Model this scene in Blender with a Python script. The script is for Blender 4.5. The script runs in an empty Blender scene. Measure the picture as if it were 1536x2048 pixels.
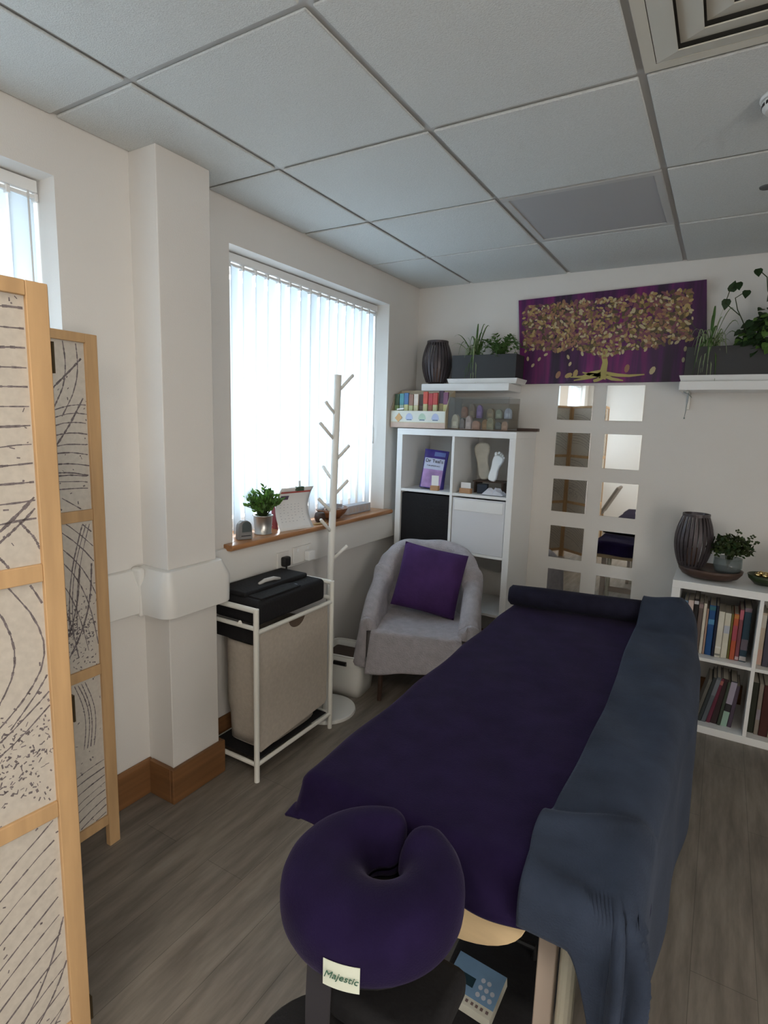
import bpy, bmesh, math, random
from mathutils import Vector, Matrix
random.seed(7)
PI = math.pi
S = bpy.context.scene
COL = S.collection

# ------------------------------------------------------------ camera, world, lights, exposure
F_PX, YAW, PITCH, ROLL = 1133.78, -0.5338, -0.1554, 0.0300
CAM = Vector((1.8485, 0.0, 1.4931))
cy_, sy_, cp_, sp_ = math.cos(YAW), math.sin(YAW), math.cos(PITCH), math.sin(PITCH)
fwd = Vector((sy_*cp_, cy_*cp_, sp_)); rgt = Vector((cy_, -sy_, 0)); up = rgt.cross(fwd)
r2 = math.cos(ROLL)*rgt + math.sin(ROLL)*up; u2 = -math.sin(ROLL)*rgt + math.cos(ROLL)*up
cd = bpy.data.cameras.new('camera'); co = bpy.data.objects.new('camera', cd); COL.objects.link(co)
cd.sensor_fit = 'HORIZONTAL'; cd.sensor_width = 36; cd.lens = F_PX/1536*36
cd.clip_start = 0.02
M = Matrix.Identity(4)
for i in range(3):
    M[i][0] = r2[i]; M[i][1] = u2[i]; M[i][2] = -fwd[i]; M[i][3] = CAM[i]
co.matrix_world = M
S.camera = co

W = bpy.data.worlds.new('world'); S.world = W; W.use_nodes = True
bg = W.node_tree.nodes['Background']; bg.inputs[0].default_value = (0.72, 0.86, 1.0, 1); bg.inputs[1].default_value = 0.8

D, H = 3.506, 2.390
WINDOWS = [(-0.25, 1.08), (1.80, 3.12), (-2.05, -0.75)]     # y ranges of the window openings; the last, unseen, is added for light
ZS, ZT = 0.945, 2.212

def area(name, loc, rot, sx, sy, power, color):
    l = bpy.data.lights.new(name, 'AREA'); l.shape = 'RECTANGLE'; l.size = sx; l.size_y = sy
    l.energy = power; l.color = color
    o = bpy.data.objects.new(name, l); COL.objects.link(o); o.location = loc; o.rotation_euler = rot
    return o
for (a, b), p in zip(WINDOWS, (50, 51, 70)):              # overcast daylight arriving at each window, the added one too
    area('daylight', (-0.75, (a+b)/2, 1.50), (0, -PI/2, 0), 1.5, 1.5, p, (0.86, 0.94, 1.0))
area('added_door_fill', (4.40, -1.10, 1.06), (0, PI/2, 0), 1.9, 1.5, 46, (1.0, 0.91, 0.80))   # warm fill through an unseen glazed door added behind the camera

S.view_settings.view_transform = 'Standard'; S.view_settings.look = 'None'
S.view_settings.gamma = 1.0; S.view_settings.use_curve_mapping = False
S.view_settings.exposure = 0.92

# ------------------------------------------------------------ materials
def mat(name, col, rough=0.6, metal=0.0, spec=0.4, noise=None, bump=None, sheen=0.0, alpha=None, trans=0.0, coat=0.0):
    """noise=(scale, amount[, stretch xyz]) mottles the colour; bump=(scale, strength[, stretch])"""
    m = bpy.data.materials.new(name); m.use_nodes = True
    nt = m.node_tree; b = nt.nodes['Principled BSDF']
    c = (*col, 1) if len(col) == 3 else col
    b.inputs['Base Color'].default_value = c; b.inputs['Roughness'].default_value = rough
    b.inputs['Metallic'].default_value = metal; b.inputs['Specular IOR Level'].default_value = spec
    if sheen:
        b.inputs['Sheen Weight'].default_value = sheen; b.inputs['Sheen Roughness'].default_value = 0.4
        b.inputs['Sheen Tint'].default_value = tuple(min(1, x*2+.1) for x in col)+(1,)
    if trans: b.inputs['Transmission Weight'].default_value = trans
    if coat: b.inputs['Coat Weight'].default_value = coat
    tc = nt.nodes.new('ShaderNodeTexCoord')
    if noise:
        st = noise[2] if len(noise) > 2 else (1, 1, 1)
        mp = nt.nodes.new('ShaderNodeMapping'); mp.inputs['Scale'].default_value = st
        nz = nt.nodes.new('ShaderNodeTexNoise'); nz.inputs['Scale'].default_value = noise[0]; nz.inputs['Detail'].default_value = 4
        rp = nt.nodes.new('ShaderNodeMapRange'); rp.inputs['From Min'].default_value = .25; rp.inputs['From Max'].default_value = .75
        rp.inputs['To Min'].default_value = 1-noise[1]; rp.inputs['To Max'].default_value = 1+noise[1]
        mx = nt.nodes.new('ShaderNodeVectorMath'); mx.operation = 'SCALE'; mx.inputs[0].default_value = col[:3]
        nt.links.new(tc.outputs['Object'], mp.inputs['Vector']); nt.links.new(mp.outputs[0], nz.inputs['Vector'])
        nt.links.new(nz.outputs['Fac'], rp.inputs['Value']); nt.links.new(rp.outputs[0], mx.inputs['Scale'])
        nt.links.new(mx.outputs[0], b.inputs['Base Color'])
    if bump:
        st = bump[2] if len(bump) > 2 else (1, 1, 1)
        mp = nt.nodes.new('ShaderNodeMapping'); mp.inputs['Scale'].default_value = st
        nz = nt.nodes.new('ShaderNodeTexNoise'); nz.inputs['Scale'].default_value = bump[0]; nz.inputs['Detail'].default_value = 5
        bp = nt.nodes.new('ShaderNodeBump'); bp.inputs['Strength'].default_value = bump[1]; bp.inputs['Distance'].default_value = .01
        nt.links.new(tc.outputs['Object'], mp.inputs['Vector']); nt.links.new(mp.outputs[0], nz.inputs['Vector'])
        nt.links.new(nz.outputs['Fac'], bp.inputs['Height']); nt.links.new(bp.outputs[0], b.inputs['Normal'])
    return m

def leafy(name, col, t=0.35):
    m = mat(name, col, .55, noise=(30, .35))
    nt = m.node_tree; b = nt.nodes['Principled BSDF']; out = nt.nodes['Material Output']
    tr = nt.nodes.new('ShaderNodeBsdfTranslucent'); tr.inputs[0].default_value = (*[min(1, c*1.6) for c in col], 1)
    mx = nt.nodes.new('ShaderNodeMixShader'); mx.inputs[0].default_value = t
    nt.links.new(b.outputs[0], mx.inputs[1]); nt.links.new(tr.outputs[0], mx.inputs[2]); nt.links.new(mx.outputs[0], out.inputs[0])
    return m

mWALL = mat('wall_paint', (.74, .72, .69), .85, noise=(3, .02), bump=(220, .08))
mCEIL = mat('ceiling_tile', (.66, .68, .67), .95, noise=(160, .07), bump=(260, .35))
mGRID = mat('ceiling_grid', (.50, .50, .49), .5)
mWHITE = mat('white_laminate', (.80, .81, .81), .35, noise=(4, .01))
mWPAINT = mat('white_paint', (.80, .80, .77), .4)
mWMETAL = mat('white_metal', (.78, .78, .73), .4)
mPVC = mat('white_pvc', (.76, .75, .72), .35)
mSKIRT = mat('brown_skirting', (.20, .095, .038), .45, noise=(6, .25, (1, .2, 6)))
mSILL = mat('oak_sill', (.42, .20, .085), .3, noise=(8, .25, (6, .6, 6)))
mPINE = mat('pine', (.54, .345, .175), .5, noise=(9, .16, (3, 3, .35)))
mBLACK = mat('black_fabric', (.008, .008, .010), .85, bump=(90, .2))
mBLKP = mat('black_plastic', (.012, .012, .013), .4)
mPURP = mat('purple_velour', (.0125, .0072, .033), .95, spec=.1, noise=(14, .28), bump=(300, .18), sheen=.45)
mCUSH = mat('purple_cushion', (.062, .026, .115), .8, spec=.2, noise=(9, .25), bump=(60, .3), sheen=.3)
mBLAN = mat('slate_fleece', (.030, .040, .064), .95, spec=.1, noise=(9, .25), bump=(260, .2), sheen=.4)
mBOLS = mat('navy_towelling', (.013, .013, .026), .95, spec=.1, noise=(20, .25), bump=(260, .3), sheen=.3)
mTHROW = mat('grey_throw', (.44, .42, .45), .95, spec=.1, noise=(30, .12), bump=(140, .6), sheen=.2)
mLINEN = mat('beige_linen', (.52, .465, .40), .9, noise=(60, .08), bump=(200, .3))
mDGREY = mat('dark_grey_trough', (.035, .037, .040), .55)
mMIRROR = mat('mirror_glass', (.90, .91, .90), .02, metal=1.0)
mSTEEL = mat('brushed_metal', (.50, .50, .49), .35, metal=.9)
mGLASSY = mat('clear_acrylic', (.25, .26, .25), .05, spec=.5)
def clearmat(m, a, tint=(1, 1, 1)):
    nt = m.node_tree; b = nt.nodes['Principled BSDF']; out = nt.nodes['Material Output']
    tr = nt.nodes.new('ShaderNodeBsdfTransparent'); tr.inputs[0].default_value = (*tint, 1)
    mx = nt.nodes.new('ShaderNodeMixShader'); mx.inputs[0].default_value = a
    nt.links.new(tr.outputs[0], mx.inputs[1]); nt.links.new(b.outputs[0], mx.inputs[2]); nt.links.new(mx.outputs[0], out.inputs[0])
clearmat(mGLASSY, .14)
mPANE = mat('window_pane', (.2, .22, .22), .03); clearmat(mPANE, .06)
mVASE = mat('vase_glass', (.25, .28, .29), .05, spec=.8); clearmat(mVASE, .3, (.85, .9, .9))
mEARTH = mat('potting_soil', (.03, .02, .014), .95)
mGREEN = leafy('leaf_green', (.17, .31, .08), .5)
mFERN = leafy('fern_green', (.10, .20, .055))
mSPIDER = leafy('spider_leaf', (.36, .44, .26))
mDARKG = leafy('dark_leaf', (.018, .048, .014), .15)
mOLIVE = leafy('olive_leaf', (.030, .050, .012), .15)
mCARD = mat('brown_card', (.42, .24, .13), .8)
mPAPER = mat('paper', (.78, .78, .78), .7)
mINK = mat('ink', (.02, .02, .03), .7)
mLANT = mat('dark_lantern_metal', (.075, .064, .070), .4, metal=.4, noise=(12, .3))
mDWOOD = mat('dark_wood', (.060, .035, .026), .45, noise=(15, .4, (1, 4, 1)))
mBWOOD = mat('bowl_wood', (.22, .085, .032), .35, noise=(12, .3, (1, 4, 1)))
mPLY = mat('beech_ply', (.62, .47, .28), .4, noise=(8, .1, (1, 1, 5)))
mLEGB = mat('beech_leg', (.50, .42, .36), .5, noise=(8, .1, (1, 1, .4)))

def slatmat():
    m = bpy.data.materials.new('blind_fabric'); m.use_nodes = True
    nt = m.node_tree; nt.nodes.remove(nt.nodes['Principled BSDF']); out = nt.nodes['Material Output']
    d = nt.nodes.new('ShaderNodeBsdfDiffuse'); d.inputs[0].default_value = (.84, .88, .91, 1)
    t = nt.nodes.new('ShaderNodeBsdfTranslucent'); t.inputs[0].default_value = (.84, .91, .96, 1)
    x = nt.nodes.new('ShaderNodeMixShader'); x.inputs[0].default_value = .5
    nt.links.new(d.outputs[0], x.inputs[1]); nt.links.new(t.outputs[0], x.inputs[2]); nt.links.new(x.outputs[0], out.inputs[0])
    return m
mSLAT = slatmat()

def floormat():
    m = bpy.data.materials.new('grey_oak_vinyl'); m.use_nodes = True
    nt = m.node_tree; b = nt.nodes['Principled BSDF']; N = nt.nodes.new; L = nt.links.new
    tc = N('ShaderNodeTexCoord')
    mp = N('ShaderNodeMapping'); mp.inputs['Rotation'].default_value = (0, 0, PI/2)
    br = N('ShaderNodeTexBrick'); br.inputs['Scale'].default_value = 1
    br.inputs['Brick Width'].default_value = 1.2; br.inputs['Row Height'].default_value = .16
    br.inputs['Mortar Size'].default_value = .0012; br.inputs['Mortar Smooth'].default_value = .3
    br.inputs['Color1'].default_value = (.92, .92, .92, 1); br.inputs['Color2'].default_value = (1.06, 1.05, 1.04, 1)
    br.inputs['Mortar'].default_value = (.6, .6, .6, 1); br.offset = .37
    L(tc.outputs['Object'], mp.inputs[0]); L(mp.outputs[0], br.inputs['Vector'])
    mp2 = N('ShaderNodeMapping'); mp2.inputs['Scale'].default_value = (7, .9, 1)
    nz = N('ShaderNodeTexNoise'); nz.inputs['Scale'].default_value = 3.2; nz.inputs['Detail'].default_value = 6; nz.inputs['Roughness'].default_value = .62
    cr = N('ShaderNodeValToRGB'); cr.color_ramp.elements[0].position = .3; cr.color_ramp.elements[1].position = .72
    cr.color_ramp.elements[0].color = (.145, .127, .107, 1); cr.color_ramp.elements[1].color = (.300, .268, .232, 1)
    L(tc.outputs['Object'], mp2.inputs[0]); L(mp2.outputs[0], nz.inputs['Vector']); L(nz.outputs['Fac'], cr.inputs[0])
    mx = N('ShaderNodeMix'); mx.data_type = 'RGBA'; mx.blend_type = 'MULTIPLY'; mx.inputs[0].default_value = 1
    L(cr.outputs[0], mx.inputs[6]); L(br.outputs['Color'], mx.inputs[7]); L(mx.outputs[2], b.inputs['Base Color'])
    b.inputs['Roughness'].default_value = .5; b.inputs['Specular IOR Level'].default_value = .35
    bp = N('ShaderNodeBump'); bp.inputs['Strength'].default_value = .15; bp.inputs['Distance'].default_value = .004
    L(nz.outputs['Fac'], bp.inputs['Height']); L(bp.outputs[0], b.inputs['Normal'])
    return m
mFLOOR = floormat()

_cm = {}
def cmat(col, rough=.6, nz=.08):
    k = (tuple(round(c, 3) for c in col), rough)
    if k not in _cm: _cm[k] = mat('colour_%d' % len(_cm), col, rough, noise=(14, nz))
    return _cm[k]

# ------------------------------------------------------------ mesh builder
class MB:
    def __init__(s): s.v = []; s.f = []; s.mi = []; s.m = 0
    def add(s, vs, fs):
        n = len(s.v); s.v += [tuple(v) for v in vs]
        for f in fs: s.f.append([n+i for i in f]); s.mi.append(s.m)
        return s
    def box(s, x0, x1, y0, y1, z0, z1, R=None, o=(0, 0, 0)):
        vs = [Vector((x, y, z)) for x in (x0, x1) for y in (y0, y1) for z in (z0, z1)]
        if R is not None: vs = [R @ v + Vector(o) for v in vs]
        else: vs = [v + Vector(o) for v in vs]
        return s.add(vs, [(0, 1, 3, 2), (4, 6, 7, 5), (0, 4, 5, 1), (2, 3, 7, 6), (0, 2, 6, 4), (1, 5, 7, 3)])
    def tube(s, pts, r, n=12, cap=True):
        pts = [Vector(p) for p in pts]; rs = r if isinstance(r, (list, tuple)) else [r]*len(pts)
        rings = []; ref = None
        for i, p in enumerate(pts):
            t = (pts[min(i+1, len(pts)-1)]-pts[max(i-1, 0)]).normalized()
            if ref is None: ref = t.orthogonal().normalized()
            a = (ref - ref.dot(t)*t).normalized(); ref = a; b = t.cross(a)
            rings.append([p+rs[i]*(math.cos(2*PI*k/n)*a+math.sin(2*PI*k/n)*b) for k in range(n)])
        vs = [v for g in rings for v in g]; fs = []
        for i in range(len(pts)-1):
            for k in range(n): fs.append((i*n+k, i*n+(k+1) % n, (i+1)*n+(k+1) % n, (i+1)*n+k))
        if cap: fs += [tuple(range(n))[::-1], tuple((len(pts)-1)*n+k for k in range(n))]
        return s.add(vs, fs)
    def lathe(s, prof, c=(0, 0, 0), n=28, sx=1, sy=1):
        vs = [(c[0]+sx*r*math.cos(2*PI*k/n), c[1]+sy*r*math.sin(2*PI*k/n), c[2]+z) for r, z in prof for k in range(n)]
        fs = [(i*n+k, i*n+(k+1) % n, (i+1)*n+(k+1) % n, (i+1)*n+k) for i in range(len(prof)-1) for k in range(n)]
        if prof[0][0] > 1e-5: fs.append(tuple(range(n))[::-1])
        if prof[-1][0] > 1e-5: fs.append(tuple((len(prof)-1)*n+k for k in range(n)))
        return s.add(vs, fs)
    def prism(s, poly, axis, a, b):
        """extrude a 2-D polygon along axis (0 x,1 y,2 z)"""
        def P(p, t):
            q = list(p); q.insert(axis, t); return q
        n = len(poly); vs = [P(p, a) for p in poly]+[P(p, b) for p in poly]
        fs = [tuple(range(n))[::-1], tuple(range(n, 2*n))]+[(i, (i+1) % n, n+(i+1) % n, n+i) for i in range(n)]
        return s.add(vs, fs)
    def grid(s, nu, nv, fn, closeu=False):
        vs = [fn(i/(nu if closeu else nu-1), j/(nv-1)) for i in range(nu) for j in range(nv)]
        fs = []
        for i in range(nu if closeu else nu-1):
            for j in range(nv-1):
                a = i*nv+j; b = ((i+1) % nu)*nv+j
                fs.append((a, b, b+1, a+1))
        return s.add(vs, fs)
    def quad(s, *p): return s.add(p, [tuple(range(len(p)))])
    def xf(s, Mx): s.v = [tuple(Mx @ Vector(v)) for v in s.v]; return s
    def build(s, name, m, parent=None, smooth=False, bev=0, solid=0, sub=0, loc=None, seg=2):
        me = bpy.data.meshes.new(name); me.from_pydata(s.v, [], s.f)
        for x in (m if isinstance(m, (list, tuple)) else [m]): me.materials.append(x)
        me.polygons.foreach_set('material_index', s.mi)
        bm = bmesh.new(); bm.from_mesh(me); bmesh.ops.recalc_face_normals(bm, faces=bm.faces); bm.to_mesh(me); bm.free()
        if smooth: me.polygons.foreach_set('use_smooth', [True]*len(me.polygons))
        o = bpy.data.objects.new(name, me); COL.objects.link(o)
        if parent is not None: o.parent = parent
        if loc: o.location = loc
        if solid:
            q = o.modifiers.new('solid', 'SOLIDIFY'); q.thickness = abs(solid); q.offset = 1 if solid > 0 else -1
        if bev:
            q = o.modifiers.new('bevel', 'BEVEL'); q.width = bev; q.segments = seg; q.limit_method = 'ANGLE'; q.angle_limit = .6
            me.polygons.foreach_set('use_smooth', [True]*len(me.polygons))
            w = o.modifiers.new('wn', 'WEIGHTED_NORMAL')
        if sub:
            q = o.modifiers.new('sub', 'SUBSURF'); q.levels = sub; q.render_levels = sub
        return o

def thing(name, label, cat, loc=(0, 0, 0), rz=0, group=None):
    o = bpy.data.objects.new(name, None); COL.objects.link(o); o.empty_display_size = .05
    o.location = loc; o.rotation_euler = (0, 0, rz)
    return tag(o, label, cat, group)
def tag(o, label, cat, group=None, kind=None):
    o['label'] = label; o['category'] = cat
    if group: o['group'] = group
    if kind: o['kind'] = kind
    return o
def struct(o): o['kind'] = 'structure'; return o
def kids(o): return [c for c in bpy.data.objects if c.parent == o]
def copy_tree(o, parent=None):
    c = o.copy(); COL.objects.link(c)
    if parent is not None: c.parent = parent
    for ch in kids(o): copy_tree(ch, c)
    return c
def text_mesh(txt, size, m, parent, name, Mx, ext=.0004, align='CENTER', shear=0):
    cu = bpy.data.curves.new('t', 'FONT'); cu.body = txt; cu.size = size; cu.extrude = ext
    cu.align_x = align; cu.align_y = 'CENTER'; cu.resolution_u = 3; cu.shear = shear
    to = bpy.data.objects.new('t', cu); COL.objects.link(to)
    bpy.context.view_layer.update()
    me = bpy.data.meshes.new_from_object(to.evaluated_get(bpy.context.evaluated_depsgraph_get()))
    bpy.data.objects.remove(to); bpy.data.curves.remove(cu)
    me.materials.clear(); me.materials.append(m); me.transform(Mx)
    o = bpy.data.objects.new(name, me); COL.objects.link(o); o.parent = parent
    return o
FRONT = Matrix.Rotation(PI/2, 4, 'X')      # text standing up and facing -y
def T(x, y, z): return Matrix.Translation((x, y, z))
def RZ(a): return Matrix.Rotation(a, 4, 'Z')
def RX(a): return Matrix.Rotation(a, 4, 'X')
def RY(a): return Matrix.Rotation(a, 4, 'Y')

# ============================================================ SETTING
XR, YF = 4.25, -2.35
struct(MB().box(-.3, XR+.1, YF-.1, D+.1, -.06, 0).build('floor', mFLOOR))
# ceiling: grid plate with hanging tiles
GX = [0, .372, .972, 1.572, 2.172, 2.772, 3.372, 3.972, XR]
GY = [D, 2.886, 2.286, 1.686, 1.086, .486, -.114, -.714, -1.314, -1.914, YF]
b = MB(); b.box(-.3, XR+.1, YF-.1, D+.1, H, H+.03)
b.m = 1
ADDED_LIT = [(2, 6), (4, 6)]       # cells (x index, y index) of unseen lamps added behind the camera as fill
for i in range(len(GX)-1):
    for j in range(len(GY)-1):
        if (i, j) in ((2, 1), (3, 3)) or (i, j) in ADDED_LIT: continue
        g = .010; dz = random.uniform(-.0012, .0012)
        x0 = GX[i]+(g if i else .004); x1 = GX[i+1]-g
        y1 = GY[j]-(g if j else .004); y0 = GY[j+1]+g
        if GX[i] == .372 or i == 2: pass
        b.box(x0, x1, y0, y1, H-.009+dz, H-.0005)
struct(b.build('ceiling', [mGRID, mCEIL], bev=.0025, seg=1))

# walls
b = MB(); b.box(-.30, 0, YF, D+.1, 0, ZS-.03); b.box(-.30, 0, YF, D+.1, ZT, H)
ys = [YF, WINDOWS[2][0], WINDOWS[2][1], WINDOWS[0][0], WINDOWS[0][1], WINDOWS[1][0], WINDOWS[1][1], D+.1]
for a, c in ((0, 1), (2, 3), (4, 5), (6, 7)): b.box(-.30, 0, ys[a], ys[c], ZS-.03, ZT)
struct(b.build('wall_left', mWALL))
CX, CY0, CY1 = .141, 1.340, 1.572
struct(MB().box(-.05, CX, CY0, CY1, 0, H-.009).build('wall_pier', mWALL, bev=.004))
struct(MB().box(0, XR, D, D+.1, 0, H).build('wall_back', mWALL))
b = MB(); b.box(XR, XR+.1, YF, -1.90, 0, H); b.box(XR, XR+.1, -.30, D, 0, H); b.box(XR, XR+.1, -1.90, -.30, 2.06, H)
struct(b.build('wall_right', mWALL))
b = MB(); b.box(XR+.02, XR+.08, -1.90, -1.82, 0, 2.06); b.box(XR+.02, XR+.08, -.38, -.30, 0, 2.06); b.box(XR+.02, XR+.08, -1.82, -.38, 1.98, 2.06); b.box(XR+.02, XR+.08, -1.82, -.38, 0, .12); b.box(XR+.02, XR+.08, -1.14, -1.06, .12, 1.98)
dr = struct(b.build('added_door_1', mPVC))  # out-of-view door, added as an opening for the fill light
for p0, p1 in ((-1.82, -1.14), (-1.06, -.38)): MB().box(XR+.047, XR+.053, p0, p1, .12, 1.98).build('pane', mPANE, dr)
struct(MB().box(-.3, XR+.1, YF-.1, YF, 0, H).build('wall_front', mWALL))
# skirting
b = MB(); t = .018; hs = .145
prof = lambda o: [(0, 0), (t, 0), (t, hs-.012), (t*.5, hs), (0, hs)]
b.prism([(x, z) for x, z in prof(0)], 1, YF, CY0)
b.prism([(x, z) for x, z in prof(0)], 1, CY1, D)
b.box(.0185, CX, CY0-t, CY0, 0, hs); b.box(CX+.0003, CX+t, CY0-t, CY1+t, 0, hs); b.box(.0185, CX, CY1, CY1+t, 0, hs)
struct(b.build('baseboard_left', mSKIRT, bev=.004))
struct(MB().box(t, XR, D-t, D, 0, hs).build('baseboard_back', mSKIRT, bev=.004))
# dado trunking
tr = [(0, .755), (.046, .765), (.048, .868), (.018, .925), (0, .93)]
b = MB(); b.prism(tr, 1, YF, CY0-.03); b.prism(tr, 1, CY1+.02, D)
struct(b.build('trim_1', mPVC, bev=.004))
def loft_corner(b, path, prof):
    """path: list of (point, outward dir); prof: list of (offset, z)"""
    n = len(prof)
    vs = [(p[0]+d[0]*o, p[1]+d[1]*o, z) for p, d in path for o, z in prof]
    fs = [(i*n+k, i*n+(k+1) % n, (i+1)*n+(k+1) % n, (i+1)*n+k) for i in range(len(path)-1) for k in range(n)]
    fs += [tuple(range(n)), tuple((len(path)-1)*n+k for k in range(n))[::-1]]
    b.add(vs, fs)
b = MB(); path = [((0.0, CY0-.002), (.0, -1))]
path = [((0.002, CY0), (0, -1))]
for k in range(7):
    a = -PI/2+PI/2*k/6; path.append(((CX, CY0), (math.cos(a), math.sin(a))))
for k in range(7):
    a = PI/2*k/6; path.append(((CX, CY1), (math.cos(a), math.sin(a))))
path.append(((0.002, CY1), (0, 1)))
tr2 = [(0, .752), (.050, .762), (.053, .872), (.022, .932), (0, .936)]
loft_corner(b, path, tr2)
struct(b.build('trim_2', mPVC, smooth=False, bev=.003))
b = MB(); b.box(.001, .056, CY0-.058, CY0-.030, .750, .938)
struct(b.build('trim_3', mPVC, bev=.012, seg=3))

# windows: frame, panes, reveals
for n, (a, c) in enumerate(WINDOWS):
    w = MB()
    x0, x1 = -.27, -.20
    w.box(x0, x1, a, a+.06, ZS, ZT); w.box(x0, x1, c-.06, c, ZS, ZT)
    w.box(x0, x1, a+.06, c-.06, ZS, ZS+.06); w.box(x0, x1, a+.06, c-.06, ZT-.06, ZT)
    m_ = (a+c)/2; w.box(x0, x1, m_-.03, m_+.03, ZS+.06, ZT-.06)
    wf = struct(w.build('window_%d' % (n+1), mPVC))
    for p0, p1 in ((a+.06, m_-.03), (m_+.03, c-.06)):
        MB().box(-.238, -.232, p0, p1, ZS+.06, ZT-.06).build('pane', mPANE, wf)
    s = MB(); e = .055
    s.box(-.20, 0, a, c, ZS-.028, ZS)
    k = [(.0, ZS-.028), (.045, ZS-.028), (.056, ZS-.020), (.058, ZS-.011), (.053, ZS-.002), (.045, ZS), (.0, ZS)]
    s.prism(k, 1, a-e, c+.025)
    struct(s.build('trim_%d' % (4+n), mSILL, bev=.003))

# ------------------------------------------------------------ vertical blinds
def blind(a, c, label, lean=0.0):
    t = thing('vertical_blind', label, 'blind', (-.1, (a+c)/2, ZS), 0, 'vertical blinds in the window openings')
    L = (c-a)/2-.008; zt = ZT-ZS-.004
    MB().box(-.022, .020, -L, L, zt-.036, zt).build('headrail', mWHITE, t, bev=.003)
    n = int(round(2*L/.0805)); sp = 2*L/n
    for i in range(n):
        y = -L+sp*(i+.5); ang = math.radians(11+random.uniform(-1.5, 1.5))
        if i in (1, 5): ang = math.radians(20)
        R = RZ(ang).to_3x3()
        # gentle belly across the slat
        m_ = MB(); hw = .0415
        def fn(u, v, hw=hw):
            yy = (u-.5)*2*hw; return Vector((.002*math.cos(PI*(u-.5)), yy, v))
        m_.grid(7, 2, lambda u, v: R @ fn(u, .010+v*(zt-.058)) + Vector((0, y, 0)))
        m_.build('slat', mSLAT, t, smooth=True, solid=.0004)
        h = MB(); h.box(-.006, .010, y-.036, y+.036, zt-.052, zt-.040); h.box(-.010, .014, y+.034, y+.046, zt-.060, zt-.036)
        h.build('slat_hanger', mWHITE, t, bev=.002)
    w = MB(); w.tube([(.03, L-.035, zt-.04), (.031, L-.034, .52)], .003, 8); w.tube([(.031, L-.034, .52), (.031, L-.034, .42)], .006, 8)
    w.build('control_wand', mWHITE, t, smooth=True)
    ch = MB(); pts = []
    for i in range(n*4+1):
        pts.append((.012, -L+.04+(2*L-.08)*i/(n*4), .016-.006*math.sin(PI*(i % 4)/4)))
    ch.tube(pts, .0012, 6); ch.build('bottom_chain', mWHITE, t)
    return t
blind(*WINDOWS[1], 'closed white vertical blind in the window beside the coat rack')
blind(*WINDOWS[0], 'closed white vertical blind in the window behind the folding screen')
blind(*WINDOWS[2], 'closed white vertical blind in the added window behind the camera')  # this window is out of view, added to brighten room and mirrors

# ------------------------------------------------------------ ceiling fittings
def ceiling_light(x0, y0, on, label):
    t = thing('ceiling_light', label, 'light', (x0+.3, y0+.3, H), 0)
    f = MB(); w = .028; h = .292
    f.box(-h, h, -h, -h+w, -.010, -.001); f.box(-h, h, h-w, h, -.010, -.001); f.box(-h, -h+w, -h+w, h-w, -.010, -.001); f.box(h-w, h, -h+w, h-w, -.010, -.001)
    f.build('frame', mGRID if not on else mWMETAL, t, bev=.002)
    if on:
        m = bpy.data.materials.new('added_lit_diffuser'); m.use_nodes = True; b_ = m.node_tree.nodes['Principled BSDF']
        b_.inputs['Emission Color'].default_value = (1.0, .87, .72, 1); b_.inputs['Emission Strength'].default_value = on
    else: m = mat('unlit_diffuser', (.42, .42, .43), .5)
    MB().box(-h+w, h-w, -h+w, h-w, -.006, -.001).build('diffuser', m, t)
    return t
ceiling_light(.972, 2.286, 0, 'square grey ceiling light panel, switched off, set among the white tiles')
for (i, j), s in zip(ADDED_LIT, (8.0, 8.0)):
    ceiling_light(GX[i], GY[j+1], s, 'added lit square ceiling light panel behind the camera, %s' % ('nearer the window wall' if i == 2 else 'further from the window wall'))  # out-of-view panels, added to brighten the walls and the screen

t = thing('ceiling_vent', 'square off-white air vent with slotted louvres in the ceiling corner', 'vent', (1.872, 1.386, H))
f = MB(); h = .292
def ring(b, h0, h1, z0, z1):
    """square sloping ring from half size h0 at z0 to h1 at z1, with thickness"""
    c0 = [(-h0, -h0, z0), (h0, -h0, z0), (h0, h0, z0), (-h0, h0, z0)]; c1 = [(-h1, -h1, z1), (h1, -h1, z1), (h1, h1, z1), (-h1, h1, z1)]
    e = .003
    vs = c0+c1+[(x, y, z+e) for x, y, z in c0]+[(x, y, z+e) for x, y, z in c1]
    fs = []
    for k in range(4):
        q = (k+1) % 4
        fs += [(k, q, 4+q, 4+k), (8+k, 12+k, 12+q, 8+q), (k, 8+k, 8+q, q), (4+k, 4+q, 12+q, 12+k)]
    b.add(vs, fs)
mVENT = mat('vent_cream', (.62, .60, .53), .45)
ring(f, h, h-.028, -.010, -.010); f.build('frame', mVENT, t)
f = MB(); f.box(-h+.02, h-.02, -h+.02, h-.02, -.0006, .0); f.build('backing', mat('vent_shadow', (.10, .10, .09), .7), t)
for k in range(4):
    a = h-.030-.055*k
    f = MB(); ring(f, a, a-.051, -.010, -.022); f.build('louvre', mVENT, t)
f = MB(); f.box(-.038, .038, -.038, .038, -.024, -.020); f.build('centre_panel', mVENT, t, bev=.002)

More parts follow.
